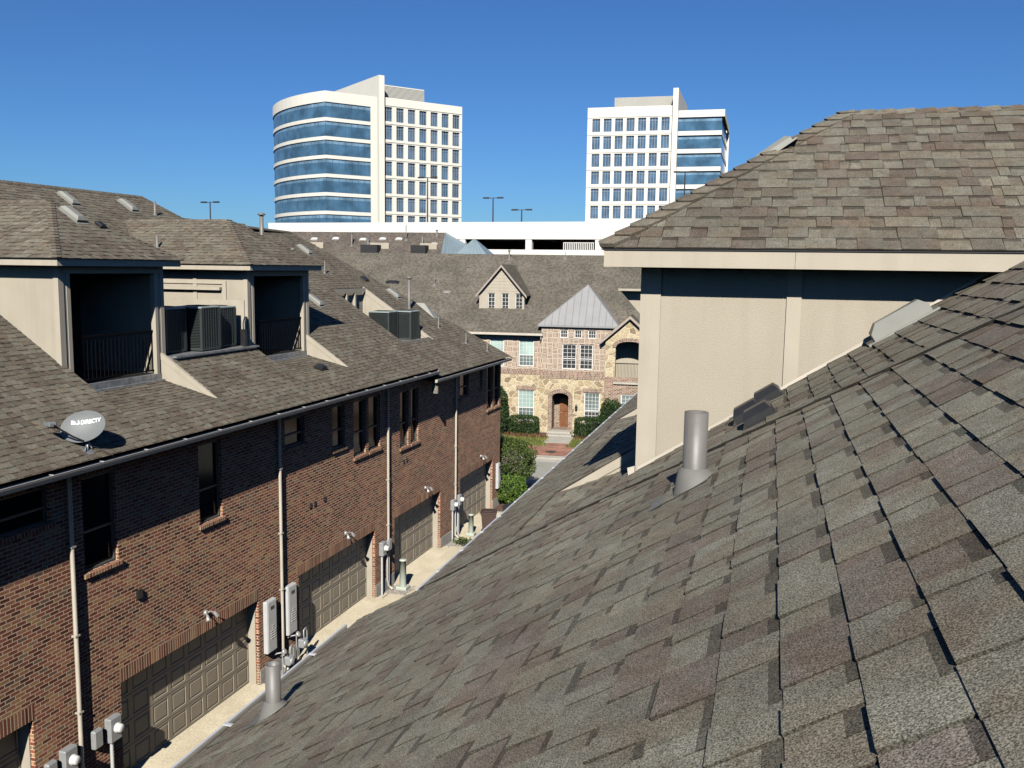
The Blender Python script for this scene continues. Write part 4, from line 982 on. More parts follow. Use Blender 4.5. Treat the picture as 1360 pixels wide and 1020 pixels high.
m = MB(); m.box((-15.6, 44.2, -G_), (-14.2, 44.8, -9.05)); part('pier', m, M['brick'], t)
m = MB(); m.prism([(-15.9, 44.0, -9.05), (-13.75, 44.0, -9.05), (-13.8, 44.0, -8.95), (-14.6, 44.0, -8.6), (-15.9, 44.0, -8.45)], (0, 1.0, 0)); part('cap', m, M['pole'], t)
# ================================================================== THE HOUSE ACROSS THE STREET
H = thing('townhouse', 'rose brick and tan stone townhouse with a grey metal pyramid roof across the street', 'building', FF, (-8, 60, -G_))
YA, YB_, YC = 58.3, 58.0, 57.75
# left wing
wl = [(-12.85, -11.89, -6.3, -4.55, 'winpale', 'winmid'), (-10.93, -9.92, -6.27, -4.54, 'winpale', 'winmid'), (-15.3, -14.3, -6.27, -4.54, 'winpale', 'winmid')]
ws = [(-10.93, -9.86, -9.81, -7.79, 'winpale', 'winmid'), (-13.3, -12.35, -9.81, -7.79, 'winpale', 'winmid')]
m = MB(); holes_wall(m, 'y', YA, -24, -9.42, -6.75, -4.05, [w[:4] for w in wl], 0, -1); 
part('wall', m, M['brick_basket'], H)
m = MB(); holes_wall(m, 'y', YA, -24, -9.42, -G_, -6.75, [w[:4] for w in ws], 0, -1); part('stone_wall', m, M['stone'], H)
m = MB(); m.box((-24, YA - .03, -6.78), (-9.42, YA + .02, -6.45), ru=True); m.box((-9.42, YB_ - .03, -6.95), (-4.8, YB_ + .02, -6.45), ru=True)
for w in ws: m.box((w[0] - .12, YA - .025, w[3] + .003), (w[1] + .12, YA + .02, w[3] + .25), ru=True)
m.box((-6.72, YB_ - .025, -7.767), (-5.47, YB_ + .02, -7.52), ru=True)
part('soldier_course', m, M['brick_pink'], H)
for w in wl + ws: win(H, 'y', YA, w[0], w[1], w[2], w[3], -1, pane=w[4], pane2=w[5], cols=4, rows=7, fw=.07)
# bay
wb = [(-8.22, -7.72, -4.35, -3.82), (-7.31, -6.82, -4.35, -3.82), (-6.45, -5.91, -4.35, -3.82), (-8.06, -7.15, -6.32, -4.73), (-6.95, -6.1, -6.32, -4.73)]
m = MB(); holes_wall(m, 'y', YB_, -9.42, -4.8, -6.7, -3.65, wb, 0, -1); m.poly([(-9.42, YB_, -G_), (-9.42, YB_, -3.65), (-9.42, YA + .3, -3.65), (-9.42, YA + .3, -G_)]); part('wall', m, M['brick_basket'], H)
for i, w in enumerate(wb): win(H, 'y', YB_, *w, -1, pane='windk', cols=(3 if i < 3 else 3), rows=(2 if i < 3 else 6), fw=.06, meet=i > 2, muntin='white')
def arch_hole(m, x0, x1, zs, zt, z0, Y, X0, X1, Z0, Z1, mi=0, n=14, depth=.5, rmi=None, inner=None):
    """wall x X0..X1, z Z0..Z1 at y=Y with an arched opening"""
    cx = (x0 + x1) / 2; r = (x1 - x0) / 2
    pts = [(x0 + (x1 - x0) * k / n, zs + (zt - zs) * math.sqrt(max(0, 1 - ((x0 + (x1 - x0) * k / n - cx) / r) ** 2))) for k in range(n + 1)]
    P = lambda x, z, d=0: (x, Y + d, z)
    if z0 > Z0: m.poly([P(x0, Z0), P(x1, Z0), P(x1, z0), P(x0, z0)], mi)
    m.poly([P(X0, Z0), P(x0, Z0), P(x0, Z1), P(X0, Z1)], mi); m.poly([P(x1, Z0), P(X1, Z0), P(X1, Z1), P(x1, Z1)], mi)
    for (a, za), (b, zb) in zip(pts, pts[1:]):
        m.poly([P(a, za), P(b, zb), P(b, Z1), P(a, Z1)], mi); m.poly([P(a, za), P(a, za, depth), P(b, zb, depth), P(b, zb)], mi if rmi is None else rmi)
    for x in (x0, x1): m.poly([P(x, z0), P(x, z0, depth), P(x, zs, depth), P(x, zs)], mi if rmi is None else rmi)
    m.poly([P(x0, z0), P(x1, z0), P(x1, z0, depth), P(x0, z0, depth)], mi if rmi is None else rmi)
    return pts
m = MB(); holes_wall(m, 'y', YB_, -6.95, -4.8, -G_, -6.7, [(-6.6, -5.59, -9.8, -7.77)], 0, -1)
arch_hole(m, -8.66, -7.59, -8.15, -7.88, -10.25, YB_, -9.42, -6.95, -G_, -6.7, depth=1.1, rmi=1)
part('stone_wall', m, [M['stone'], M['brick_pink']], H)
win(H, 'y', YB_, -6.6, -5.59, -9.8, -7.77, -1, pane='winmid', pane2='windk', cols=4, rows=8, fw=.07)
m = MB()   # brick surround of the door arch
for x0, x1 in ((-8.92, -8.67), (-7.58, -7.33)): m.box((x0, YB_ - .05, -10.5), (x1, YB_ + .02, -8.14))
n = 14
for k in range(n):
    a0, a1 = math.pi * (1 - k / n), math.pi * (1 - (k + .9) / n); cx = -8.125
    f = lambda a, r1, r2: (cx + r1 * math.cos(a), -8.15 + r2 * math.sin(a))
    p = [f(a0, .54, .275), f(a1, .54, .275), f(a1, .80, .53), f(a0, .80, .53)]; m.prism([(q[0], YB_ - .05, q[1]) for q in p], (0, .07, 0))
part('door_arch', m, M['brick_pink'], H)
m = MB(); m.box((-8.3, YB_ + 1.1, -10.25), (-7.62, YB_ + 1.16, -8.35)); m.box((-8.22, YB_ + 1.08, -9.2), (-7.7, YB_ + 1.12, -8.5)); m.box((-8.22, YB_ + 1.08, -10.1), (-7.7, YB_ + 1.12, -9.35)); dd = part('front_door', m, M['wood'], H)
m = MB(); m.lathe((-8.2, YB_ + 1.06, -9.3), [(.001, -.04), (.035, 0), (.001, .04)], 10); part('handle', m, M['chrome'], dd)
m = MB(); m.poly([(-8.7, YB_ + 1.2, -10.3), (-7.5, YB_ + 1.2, -10.3), (-7.5, YB_ + 1.2, -7.8), (-8.7, YB_ + 1.2, -7.8)]); part('porch_wall', m, M['brick_pink'], H)
m = MB(); m.box((-8.85, 57.3, -G_), (-7.35, YB_ + 1.1, -10.26)); m.box((-8.8, 56.7, -G_), (-7.2, 57.3, -10.36)); m.box((-8.6, 54.5, -G_), (-7.05, 56.7, -10.45)); part('front_steps', m, M['curb'], H)
m = MB(); m.bbox((-7.15, YB_ - .12, -8.95), (-7.0, YB_ - .01, -8.7), .02); m.lathe((-7.08, YB_ - .08, -8.7), [(.09, 0), (.001, .14)], 8); m.tube([(-7.08, YB_, -8.5), (-7.08, YB_ - .1, -8.48), (-7.08, YB_ - .1, -8.56)], .012, 6); part('wall_lantern', m, M['black'], H)
# gabled bay with arched balcony
m = MB(); arch_hole(m, -4.67, -2.9, -4.82, -4.45, -6.98, YC, -5.3, 1.5, -6.7, -4.3, depth=.5)
m2 = MB()
m.poly([(-5.3, YC, -4.3), (-2.3, YC, -4.3), (-3.8, YC, -2.98)]); part('stone_wall', m, M['stone'], H)
m = MB(); holes_wall(m, 'y', YC - .004, -5.3, 1.5, -G_, -6.7, [(-4.26, -3.2, -9.8, -7.77)], 0, -1); m.poly([(-5.3, YC, -G_), (-5.3, YC, -4.3), (-5.3, YC + .6, -4.3), (-5.3, YC + .6, -G_)]); part('wall', m, M['brick_pink'], H)
win(H, 'y', YC - .004, -4.26, -3.2, -9.8, -7.77, -1, pane='winmid', pane2='winpale', cols=4, rows=8, fw=.07)
m = MB()
for k in range(n):
    a0, a1 = math.pi * (1 - k / n), math.pi * (1 - (k + .9) / n); cx = -3.785
    f = lambda a, r1, r2: (cx + r1 * math.cos(a), -4.82 + r2 * math.sin(a)); p = [f(a0, .89, .375), f(a1, .89, .375), f(a1, 1.1, .60), f(a0, 1.1, .60)]; m.prism([(q[0], YC - .05, q[1]) for q in p], (0, .07, 0))
part('balcony_arch', m, M['brick_pink'], H)
m = MB(); m.poly([(-5, YC + 1.6, -7.1), (-2, YC + 1.6, -7.1), (-2, YC + 1.6, -4.2), (-5, YC + 1.6, -4.2)]); m.box((-5, YC, -7.1), (-2, YC + 1.6, -6.98)); m.poly([(-4.95, YC + .5, -7), (-4.95, YC + 1.6, -7), (-4.95, YC + 1.6, -4.2), (-4.95, YC + .5, -4.2)]); part('balcony_wall', m, M['stucco'], H)
win(H, 'y', YC + 1.6 - .1, -3.3, -2.6, -6.6, -4.9, -1, pane='winmid', cols=3, rows=5)
m = MB(); m.box((-4.67, YC + .04, -5.86), (-2.9, YC + .09, -5.81)); m.box((-4.67, YC + .04, -6.88), (-2.9, YC + .08, -6.84)); m.box((-4.75, YC - .12, -7.12), (-2.8, YC + .1, -6.99), 1)
for k in range(20): m.box((-4.62 + k * .089, YC + .055, -6.85), (-4.605 + k * .089, YC + .07, -5.86))
part('railing', m, [M['iron'], M['curb']], H)
m = MB(); 
for s, (x0, z0, x1, z1) in enumerate(((-5.6, -4.42, -3.8, -2.82), (-2.0, -4.42, -3.8, -2.82))):
    d = Vector((x1 - x0, 0, z1 - z0)).normalized(); nn_ = Vector((-d.z, 0, d.x)) * (1 if s == 0 else -1)
    a, b = Vector((x0, YC - .3, z0)), Vector((x1, YC - .3, z1)); m.prism([a, b, b - Vector((0, 0, .2)), a - Vector((0, 0, .2))], (0, .06, 0))
part('bargeboard', m, M['trim2'], H)
# roofs
def slope(pts, m): m.poly(pts)
zF = lambda y: -4.1 + .65 * (y - 57.9); YR = 57.9 + (.97 + 4.1) / .65
m = MB(); 
m.poly([(-26, 57.9, -4.1), (-9.3, 57.9, -4.1), (-9.3, YR, .97), (-26, YR, .97)])
m.poly([(-9.3, 58.6, zF(58.6)), (-4.95, 58.6, zF(58.6)), (-4.95, YR, .97), (-9.3, YR, .97)]); m.poly([(-4.95, 58.6, zF(58.6)), (-2.46, 58.6, zF(58.6)), (-4.95, 62.28, zF(62.28))])
m.poly([(-4.95, 62.0, zF(62.3)), (14, 62.0, zF(62.3)), (14, 67.0, 2.0 - .75), (-6.7, 67.0, 1.25), (-6.8, YR, .97), (-4.95, YR, .97)][:4] + [(-4.95, 66, .97)])
m.poly([(-26, YR, .97), (14, YR, .97), (14, 75, -4.1), (-26, 75, -4.1)][::1])
m.poly([(-26, 57.9, -4.1), (-26, YR, .97), (-26, 75, -4.1)])
rf = part('roof', m, M['shF'], H)
m = MB(); m.box((-4.95, 62.9, -3.6), (14, 63.0, zF(62.3) - .12)); m.box((-4.95, 62.0, zF(62.3) - .16), (14, 62.1, zF(62.3) - .01)); part('stucco_wall', m, M['stucco'], H)
m = MB(); m.box((-26, 57.78, -4.24), (-9.3, 57.9, -4.10)); m.tube([(-9.42, 57.85, -4.2), (-9.42, 57.85, -4.4), (-9.5, YA - .05, -4.6)], .04, 8); m.box((-26, 57.9, -4.2), (-9.42, YA, -4.17)); part('gutter', m, M['gutter'], H)
m = MB(); gx0, gx1, gz0, gxa, gza = -5.65, -1.95, -4.45, -3.8, -2.8
m.poly([(gx0, YC - .32, gz0), (gxa, YC - .32, gza), (gxa, 60.1, gza), (gx0, 57.9, gz0)][::-1]); m.poly([(gxa, YC - .32, gza), (gx1, YC - .32, gz0), (gx1, 57.9, gz0), (gxa, 60.1, gza)][::-1]); part('gable_roof', m, M['shF'], H)
# metal pyramid
m = MB(); x0, x1, y0, za, zb = -9.62, -4.5, 57.82, -3.55, -1.02; ax, ay = -6.72, 59.9
m.poly([(x0, y0, za), (x1, y0, za), (ax, ay, zb)]); m.poly([(x1, y0, za), (x1, 62.5, za), (ax, ay, zb)]); m.poly([(x0, 62.5, za), (x0, y0, za), (ax, ay, zb)])
m.box((x0, y0 - .03, za - .1), (x1, y0 + .05, za - .003)); m.box((x0 - .02, y0 - .03, za - .1), (x0 + .03, 58.8, za - .003)); m.poly([(x0, y0, za - .05), (x0, 58.3, za - .05), (x1, 58.3, za - .05), (x1, y0, za - .05)])
def seam(a, b, h=.03): m.tube([Vector(a) + Vector((0, 0, h * .5)), Vector(b) + Vector((0, 0, h * .5))], .018, 4)
for k in range(1, 12):
    x = x0 + (x1 - x0) * k / 12
    tmax = (x - x0) / (ax - x0) if x < ax else (x1 - x) / (x1 - ax)
    seam((x, y0, za), (x, y0 + (ay - y0) * tmax, za + (zb - za) * tmax))
seam((x0, y0, za), (ax, ay, zb), .05); seam((x1, y0, za), (ax, ay, zb), .05)
part('metal_roof', m, M['metalroof'], H)
# gabled dormer
yd = 60.1; m = MB(); dx0, dx1, db, de, dt = -13.95, -10.95, -3.12, -1.62, .02
dh = [(-13.5 + .1 + k * .93, -13.5 + .1 + k * .93 + .5, -2.78, -1.66) for k in range(3)]
holes_wall(m, 'y', yd, dx0, dx1, db, de, dh, 0, -1)
m.poly([(dx0, yd, de), (dx1, yd, de), ((dx0 + dx1) / 2, yd, dt)]); m.poly([(dx0, yd, db), (dx0, yd, de), (dx0, 62, de), (dx0, 62, db)]); m.poly([(dx1, yd, db), (dx1, 62, db), (dx1, 62, de), (dx1, yd, de)])
dw = part('dormer_wall', m, M['trim'], H)
m = MB(); m.box((dx0 - .02, yd - .05, db - .02), (dx1 + .02, yd, db + .1)); m.box((dx0 - .02, yd - .03, db), (dx0 + .12, yd, de)); m.box((dx1 - .12, yd - .03, db), (dx1 + .02, yd, de))
for k in range(7): m.box((dx0 + .15 + k * .21, yd - .012, de + .1 + k * .21), (dx1 - .15 - k * .21, yd, de + .115 + k * .21))
part('trim_board', m, M['trim'], dw)
for a, b, z0, z1 in dh: win(H, 'y', yd, a, b, z0, z1, -1, pane='windk', cols=2, rows=4, fw=.05, meet=False)
m = MB(); xm = (dx0 + dx1) / 2
for s, xa in ((0, dx0 - .22), (1, dx1 + .22)):
    a = Vector((xa, yd - .3, de - .18)); b = Vector((xm, yd - .3, dt + .2)); m.prism([a, b, b - Vector((0, 0, .17)), a - Vector((0, 0, .17))], (0, .07, 0))
part('bargeboard', m, M['trim2'], dw)
m = MB(); m.poly([(dx0 - .25, yd - .31, de - .2), (xm, yd - .31, dt + .21), (xm, 65.0, dt + .21), (dx0 - .25, 62.2, de - .2)][::-1]); m.poly([(xm, yd - .31, dt + .21), (dx1 + .25, yd - .31, de - .2), (dx1 + .25, 62.2, de - .2), (xm, 65.0, dt + .21)][::-1]); part('dormer_roof', m, M['shF'], dw)
UPF = (0, 1, .65)
for (x, y, h, r, c) in ((-13.0, 65.2, .55, .06, 1), (-17.7, 62.3, .75, .03, 0), (-9.0, 65.3, .45, .025, 0)):
    vent_pipe(rf, x, y, zF(y), h, r, UPF, cap=bool(c), fl=.2)
hood_vent(rf, -16.6, 61.6, zF(61.6), .25, .4, .06, UPF)
hood_vent(rf, -20.8, 62.5, zF(62.5), .25, .8, .1, UPF, mat='black')
# house walls behind
m = MB(); m.poly([(-26, YA, -G_), (-26, 75, -G_), (-26, 75, -4), (-26, YA, -4)]); m.poly([(-26, 75, -G_), (14, 75, -G_), (14, 75, -4), (-26, 75, -4)]); m.poly([(14, 57.8, -G_), (14, 75, -G_), (14, 75, -3), (14, 57.8, -3)]); m.box((-2.0, YC + .4, -G_), (14, YC + .5, -4)); part('wall', m, M['brick_pink'], H)

# ---- farther row behind it
B2 = thing('townhouse_row', 'brown roofed row with blue metal hip end in front of the white car park', 'building', FF, (-30, 80, -G_))
m = MB(); yb, zb_, yr, zr = 73.0, -1.4, 80.0, 3.02
m.poly([(-60, yb, zb_ ), (-20.3, yb, zb_), (-21.7, yr, zr), (-60, yr, zr)]); m.poly([(-60, yr, zr), (-21.7, yr, zr), (-21.7, 87, zb_), (-60, 87, zb_)]); r2 = part('roof', m, M['shB'], B2)
m = MB(); m.poly([(-20.6, yb - .3, zb_), (-15.2, 79.5, -.4), (-21.75, yr, zr + .03)]); m.poly([(-15.2, 79.5, -.4), (-20.5, 87, -.4), (-21.75, yr, zr + .03)])
for k in range(1, 9):
    t_ = k / 9; a = Vector((-20.6, yb - .3, zb_)).lerp(Vector((-15.2, 79.5, -.4)), t_); b = Vector((-21.75, yr, zr + .03)); m.tube([a, a.lerp(b, .96)], .03, 4)
ap = Vector((-18.75, 78.6, 2.5)); q = [Vector((-20.6, 76.9, .55)), Vector((-16.9, 76.9, .55)), Vector((-16.6, 80.4, .55)), Vector((-20.6, 80.4, .55))]
for k in range(4): m.poly([q[k], q[(k+1) % 4], ap])
for k in range(0, 8): a = q[0].lerp(q[1], k / 7); m.tube([a, a.lerp(ap, .97)], .025, 4)
m.box((-20.5, 77.0, -3), (-17.0, 80.3, .54), 1)
part('metal_roof', m, [M['metalblue'], M['brick_pink']], B2)
m = MB(); m.box((-60, yb + .2, -G_), (-20.8, 87, zb_ - .1)); part('wall', m, M['brick_pink'], B2)
zG = lambda y: zb_ + (y - yb) * (zr - zb_) / (yr - yb)
for x, w_ in ((-33.0, 1.6), (-27.0, 1.7), (-22.6, 1.5)):
    m = MB(); y0_ = 76.6; z_ = zG(y0_)
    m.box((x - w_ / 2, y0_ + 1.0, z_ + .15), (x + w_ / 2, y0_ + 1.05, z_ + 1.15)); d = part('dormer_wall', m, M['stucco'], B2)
    m = MB(); m.box((x - w_ / 2 - .5, y0_ - .1, z_ - .25), (x + w_ / 2 - .7, y0_ + .95, z_ + .95)); part('balcony_shade_box', m, M['dark'], d)  # solid dark box, paints the shade of a recessed balcony
for x, y in ((-35.3, 78.9), (-33.6, 78.9), (-31.6, 79.0), (-29.0, 78.9), (-27.2, 79.0), (-25.7, 79.0), (-22.3, 78.3)): hood_vent(r2, x, y, zG(y), .3, .5, .1, (0, 1, .63), mat='white')
for x, y, h, r, c in ((-29.7, 78.0, 1.1, .07, 1), (-28.3, 78.3, .5, .06, 1), (-25.0, 78.9, 1.3, .04, 0), (-23.3, 78.2, .8, .08, 0), (-22.4, 79.6, .4, .07, 1)): vent_pipe(r2, x, y, zG(y), h, r, (0, 1, .63), cap=bool(c), fl=.2)

# ================================================================== PARKING DECK
FG = Frame(20.0)
Pk = thing('parking_garage', 'long white concrete parking deck with dark open bays behind the roofs', 'building', FG, (-30, 110, -EYE)); Y = 98.2
m = MB(); m.box((-68, Y, 3.2), (12, Y + .35, 5.1)); m.box((-68, Y + .35, 3.25), (12, Y + 45, 3.6)); m.box((-68, Y + .35, 3.6), (-67.7, Y + 45, 5.1)); m.box((11.7, Y + .35, 3.6), (12, Y + 45, 5.1)); m.box((-68, Y + 44.7, 3.6), (12, Y + 45, 5.1))
for L in range(4):
    z = -.1 - L * 3.2; m.box((-68, Y + .02, z), (12, Y + .35, z + 2.15)); m.box((-68, Y + .35, z + .3), (12, Y + 45, z + .6))
m.box((-68, Y + .03, 2.1), (-42.5, Y + .3, 3.2))
part('deck', m, M['precastw'], Pk)
m = MB()
for k in range(11): x = -66.4 + 8 * k; x = -34.4 + 8 * (k - 4); m.box((x, Y + .05, -EYE), (x + .72, Y + .6, 3.2)) if x < 12 else None
part('column', m, M['precastw'], Pk)
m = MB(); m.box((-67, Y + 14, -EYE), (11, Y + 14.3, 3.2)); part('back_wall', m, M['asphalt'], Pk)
m = MB()
for k in range(17): m.box((-30.1 + k * .21, Y + .37, 2.05), (-30.0 + k * .21, Y + .42, 2.86))
m.box((-30.1, Y + .36, 2.8), (-26.6, Y + .43, 2.88)); part('railing', m, M['white'], Pk)
def lamp(fr, x, y, z0, z1, label, grp='street lamps above the car park', arm=.95):
    t = thing('street_lamp', label, 'street lamp', fr, (x, y, z0), grp)
    m = MB(); m.tube([(x, y, z0), (x, y, z1)], [.11, .075], 8); part('pole', m, M['pole'], t)
    m = MB(); m.tube([(x - arm, y, z1), (x + arm, y, z1)], .045, 6); part('arm', m, M['pole'], t)
    for s in (-1, 1): m = MB(); m.bbox((x + s * arm - .38, y - .2, z1 - .08), (x + s * arm + .38, y + .2, z1 + .1), .03); part('lamp_head', m, M['pole'], t)
lamp(FG, -52.06, Y + 12, 3.6, 11.4, 'tall twin headed lamp standing in front of the left tower grid windows')
lamp(FG, -42.98, Y + 12, 3.6, 8.7, 'twin headed lamp against open sky, nearer the left tower')
lamp(FG, -39.14, Y + 12, 3.6, 7.2, 'short twin headed lamp against open sky between the towers')
lamp(FG, -19.0, Y + 12, 3.6, 11.4, 'tall twin headed lamp in front of the right tower glass')
lamp(FG, -76.6, Y, -EYE, 7.7, 'lone twin headed lamp rising above the left townhouse roof')
lamp(FG, -72.0, Y + 12, 3.6, 5.2, 'faint low lamp in front of the left tower curved glass', arm=.8) if False else None

# ================================================================== OFFICE TOWERS
def tower_windows(t, x0, pitch, w, n, ztop, h, dz, rows, Y):
    holes = []
    for r in range(rows):
        for c in range(n):
            a = x0 + pitch * c; b = ztop - dz * r; holes.append((a, a + w, b - h, b))
            m = MB(); m.poly([(a, Y + .35, b - h), (a + w, Y + .35, b - h), (a + w, Y + .35, b), (a, Y + .35, b)]); o = part('window', m, M['towerwin'], t)
            m = MB(); 
            for k in (1, 2): m.box((a + w * k / 3 - .035, Y + .25, b - h), (a + w * k / 3 + .035, Y + .34, b))
            m.box((a, Y + .24, b - h * .24), (a + w, Y + .34, b - h * .24 + .07)); part('mullion', m, M['mullion'], o)
    return holes
F1 = Frame(-34.0); Y = 184.23
T1 = thing('office_tower', 'cream office tower on the left with curved bands of blue glass', 'tower', F1, (90, 190, -EYE), 'cream office towers')
hs = tower_windows(T1, 90.45, 2.80, 1.8, 7, 33.85, 3.0, 3.8, 8, Y)
m = MB(); holes_wall(m, 'y', Y, 90.02, 109.7, -EYE, 35.8, hs, 0, -1, depth=.36)
for k in range(8): m.box((90.05, Y - .12, 33.85 - 3.8 * k + .25), (109.7, Y - .002, 33.85 - 3.8 * k + .32))
m.box((109.3, Y + .01, -EYE), (109.7, Y + 34, 35.8)); m.box((90.0, Y + 33.7, -EYE), (109.3, Y + 34, 35.8)); m.poly([(90, Y + .1, 35.2), (109.6, Y + .1, 35.2), (109.6, Y + 33.9, 35.2), (90, Y + 33.9, 35.2)])
part('wall', m, M['precast'], T1)
m = MB(); m.box((88.7, Y - .9, -EYE), (89.98, Y + 26, 40.05)); part('fin_wall', m, M['precast'], T1)
m = MB(); m.box((89.98, Y - .15, -EYE), (90.03, Y + .2, 36), 1)
m.box((90.3, Y + 3.0, 35.3), (101.6, Y + 20, 39.0))
for k in range(14): m.box((90.28, Y + 2.9, 35.6 + k * .24), (101.62, Y + 2.99, 35.7 + k * .24))
part('penthouse', m, [M['louver'], M['dark']], T1)
# curved plan line: flat piece then an arc away from us
def arc_pts():
    pts = [(88.7, Y), (77.0, Y)]; hd = R_(0); 
    # tangent turns from az -60 (cam) to ~0 over a radius of 39 m
    x, y = 77.0, Y; az = -57.5 + 34  # heading relative to this frame's +Y
    R = 39.0; n = 22; total = 75.5; s = R * R_(total) / n
    for k in range(n):
        h = R_(az + total * (k + .5) / n); x += s * math.sin(h); y += s * math.cos(h); pts.append((x, y))
    return pts
AP = arc_pts()
def offset(pts, d):
    out = []
    for i, p in enumerate(pts):
        a = pts[max(0, i-1)]; b = pts[min(len(pts)-1, i+1)]; t_ = Vector((b[0]-a[0], b[1]-a[1])).normalized(); nrm_ = Vector((-t_.y, t_.x)) * -1
        if i == 0: nrm_ = Vector((0, 1))
        if i == 1: nrm_ = Vector((.25, 1))
        out.append((p[0] + nrm_.x * d, p[1] + nrm_.y * d))
    return out
def strip(m, pts, z0, z1, mi=0):
    for a, b in zip(pts, pts[1:]): m.poly([(*b, z0), (*a, z0), (*a, z1), (*b, z1)], mi)
def ledge(m, pts, z0, z1, d, mi=0):
    inn = offset(pts, d)
    strip(m, pts, z0, z1, mi)
    for (a, b, c, e) in zip(pts, pts[1:], inn, inn[1:]): m.poly([(*a, z0), (*b, z0), (*e, z0), (*c, z0)], mi); m.poly([(*b, z1), (*a, z1), (*c, z1), (*e, z1)], mi)
m = MB(); ledge(m, AP, 33.45, 35.65, .28)
for k in range(9): zt = 30.35 - 3.8 * k; ledge(m, AP, zt - .72, zt, .28)
m.box((87.2, Y - .02, -EYE), (88.72, Y + .6, 35.65))
ins = offset(AP, .25); m.poly([(*p, 35.0) for p in ins] + [(88.7, ins[-1][1], 35.0)])
part('wall', m, M['precast'], T1)
gp = offset(AP, .22)
for k in range(9):
    zt = 33.45 - 3.8 * k if k else 33.45; z0 = 30.35 - 3.8 * k
    m = MB(); strip(m, gp, z0, z0 + 2.35); strip(m, gp, z0 + 2.35, z0 + 3.1 if k == 0 else z0 + 3.06, 1); o = part('glass_band', m, [M['towerglass'], M['towerglass2']], T1)
    m = MB()
    for (a, b) in zip(gp, gp[1:]):
        L = math.hypot(b[0]-a[0], b[1]-a[1]); n = max(1, round(L / 1.45))
        for j in range(n): x = a[0] + (b[0]-a[0]) * j / n; y = a[1] + (b[1]-a[1]) * j / n; m.box((x - .035, y - .07, z0), (x + .035, y + .02, z0 + 3.05))
    part('mullion', m, M['towerwin'], o)
m = MB(); c = AP[-1]; m.poly([(*AP[-1], -EYE), (88.7, AP[-1][1] + 6, -EYE), (88.7, AP[-1][1] + 6, 35.6), (*AP[-1], 35.6)]); m.poly([(88.7, AP[-1][1] + 6, -EYE), (109.6, Y + 34, -EYE), (109.6, Y + 34, 35.6), (88.7, AP[-1][1] + 6, 35.6)]); part('rear_wall', m, M['precast'], T1)

F2 = Frame(15.0); Y = 218.07
T2 = thing('office_tower', 'cream office tower on the right with a tall white fin beside blue glass bands', 'tower', F2, (-25, 230, -EYE), 'cream office towers')
hs = tower_windows(T2, -39.95, 2.66, 1.85, 7, 34.6, 2.95, 3.97, 7, Y)
m = MB(); holes_wall(m, 'y', Y, -41.1, -21.42, -EYE, 37.15, hs, 0, -1, depth=.36); m.box((-41.1, Y + .01, -EYE), (-40.8, Y + 30, 37.15)); m.box((-40.8, Y + 29.7, -EYE), (-10, Y + 30, 35.9)); m.poly([(-41, Y + .1, 36.3), (-21.4, Y + .1, 36.3), (-21.4, Y + 29.9, 36.3), (-41, Y + 29.9, 36.3)])
m.box((-20.2, Y - .1, 34.4), (-9.9, Y + .6, 35.95)); m.box((-10.3, Y + .6, 34.4), (-9.9, Y + 29, 35.95)); m.poly([(-20.2, Y, 35.4), (-9.9, Y, 35.4), (-9.9, Y + 29, 35.4), (-20.2, Y + 29, 35.4)])
for k in range(8): z = 31.35 - 3.97 * k; m.box((-20.2, Y - .1, z - .95), (-10.40, Y + .6, z)); m.box((-10.48, Y + .6, z - .95), (-10.40, Y + 29, z))
for k in range(7): m.box((-41.1, Y - .12, 34.6 - 3.97 * k + .25), (-21.42, Y - .002, 34.6 - 3.97 * k + .32))
part('wall', m, M['precast'], T2)
m = MB(); m.box((-21.4, Y - 1.2, -EYE), (-20.22, Y + 24, 40.75)); part('fin_wall', m, M['precast'], T2)
m = MB(); m.box((-35.3, Y + 3, 36.3), (-21.7, Y + 20, 39.7))
for k in range(13): m.box((-35.35, Y + 2.9, 37.0 + k * .22), (-21.7, Y + 2.99, 37.09 + k * .22))
part('penthouse', m, M['louver'], T2)
for k in range(8):
    z0 = 31.35 - 3.97 * k; m = MB(); m.box((-20.2, Y + .35, z0), (-10.5, Y + .5, z0 + 2.2)); m.box((-20.2, Y + .35, z0 + 2.2), (-10.5, Y + .5, z0 + 3.02), 1); m.box((-10.6, Y + .5, z0), (-10.5, Y + 29, z0 + 3.02)); o = part('glass_band', m, [M['towerglass'], M['towerglass2']], T2)
    m = MB()
    for j in range(1, 8): m.box((-20.2 + j * 1.22 - .035, Y + .28, z0), (-20.2 + j * 1.22 + .035, Y + .348, z0 + 3.02))
    part('mullion', m, M['towerwin'], o)

# ================================================================== OUR OWN ROOF (grid FR, lengths in its own units of 1.3 m)
R = thing('townhouse', 'near grey brown shingle roof with a tan stucco dormer and grey vent pipes', 'building', FR, (0, 5, -EYE / 1.3))
zA = lambda x: -.74 + P_ * x
XG = -2.82
def rp(pts): return [(-y, (x - XG) * K_) for x, y in pts]        # U = -y, V = up slope (+x)
m = MB()
A1 = rp([(XG + .06, -3.5), (-1.1, -3.5), (-1.1, 5.25), (XG + .06, 5.88)]); A2 = rp([(-1.1, -3.5), (3.2, -3.5), (3.2, 2.65), (-1.1, 5.25)])
shingles(m, (XG, 0, zA(XG)), (0, -1, 0), (1, 0, P_), [A1, A2], e=.137, w=.15, t=.0085, seed=77, pal=PALN, wob=.002, gap=.0024)
XC = -2.16
ln = [(XC - .02, 5.60), (-1.1, 5.2), (.25, 4.37), (.94, 3.95), (3.2, 2.6)]
roofA = part('roof', m, M['shA'], R)
m = MB()
XC = -2.16
c1 = rp([(XC, 5.5), (-1.1, 5.1), (-1.1, 6.9), (XC, 6.9)]); c1b = rp([(-1.54, 5.1), (-.73, 4.8), (-.73, 5.5), (-1.54, 5.6)])
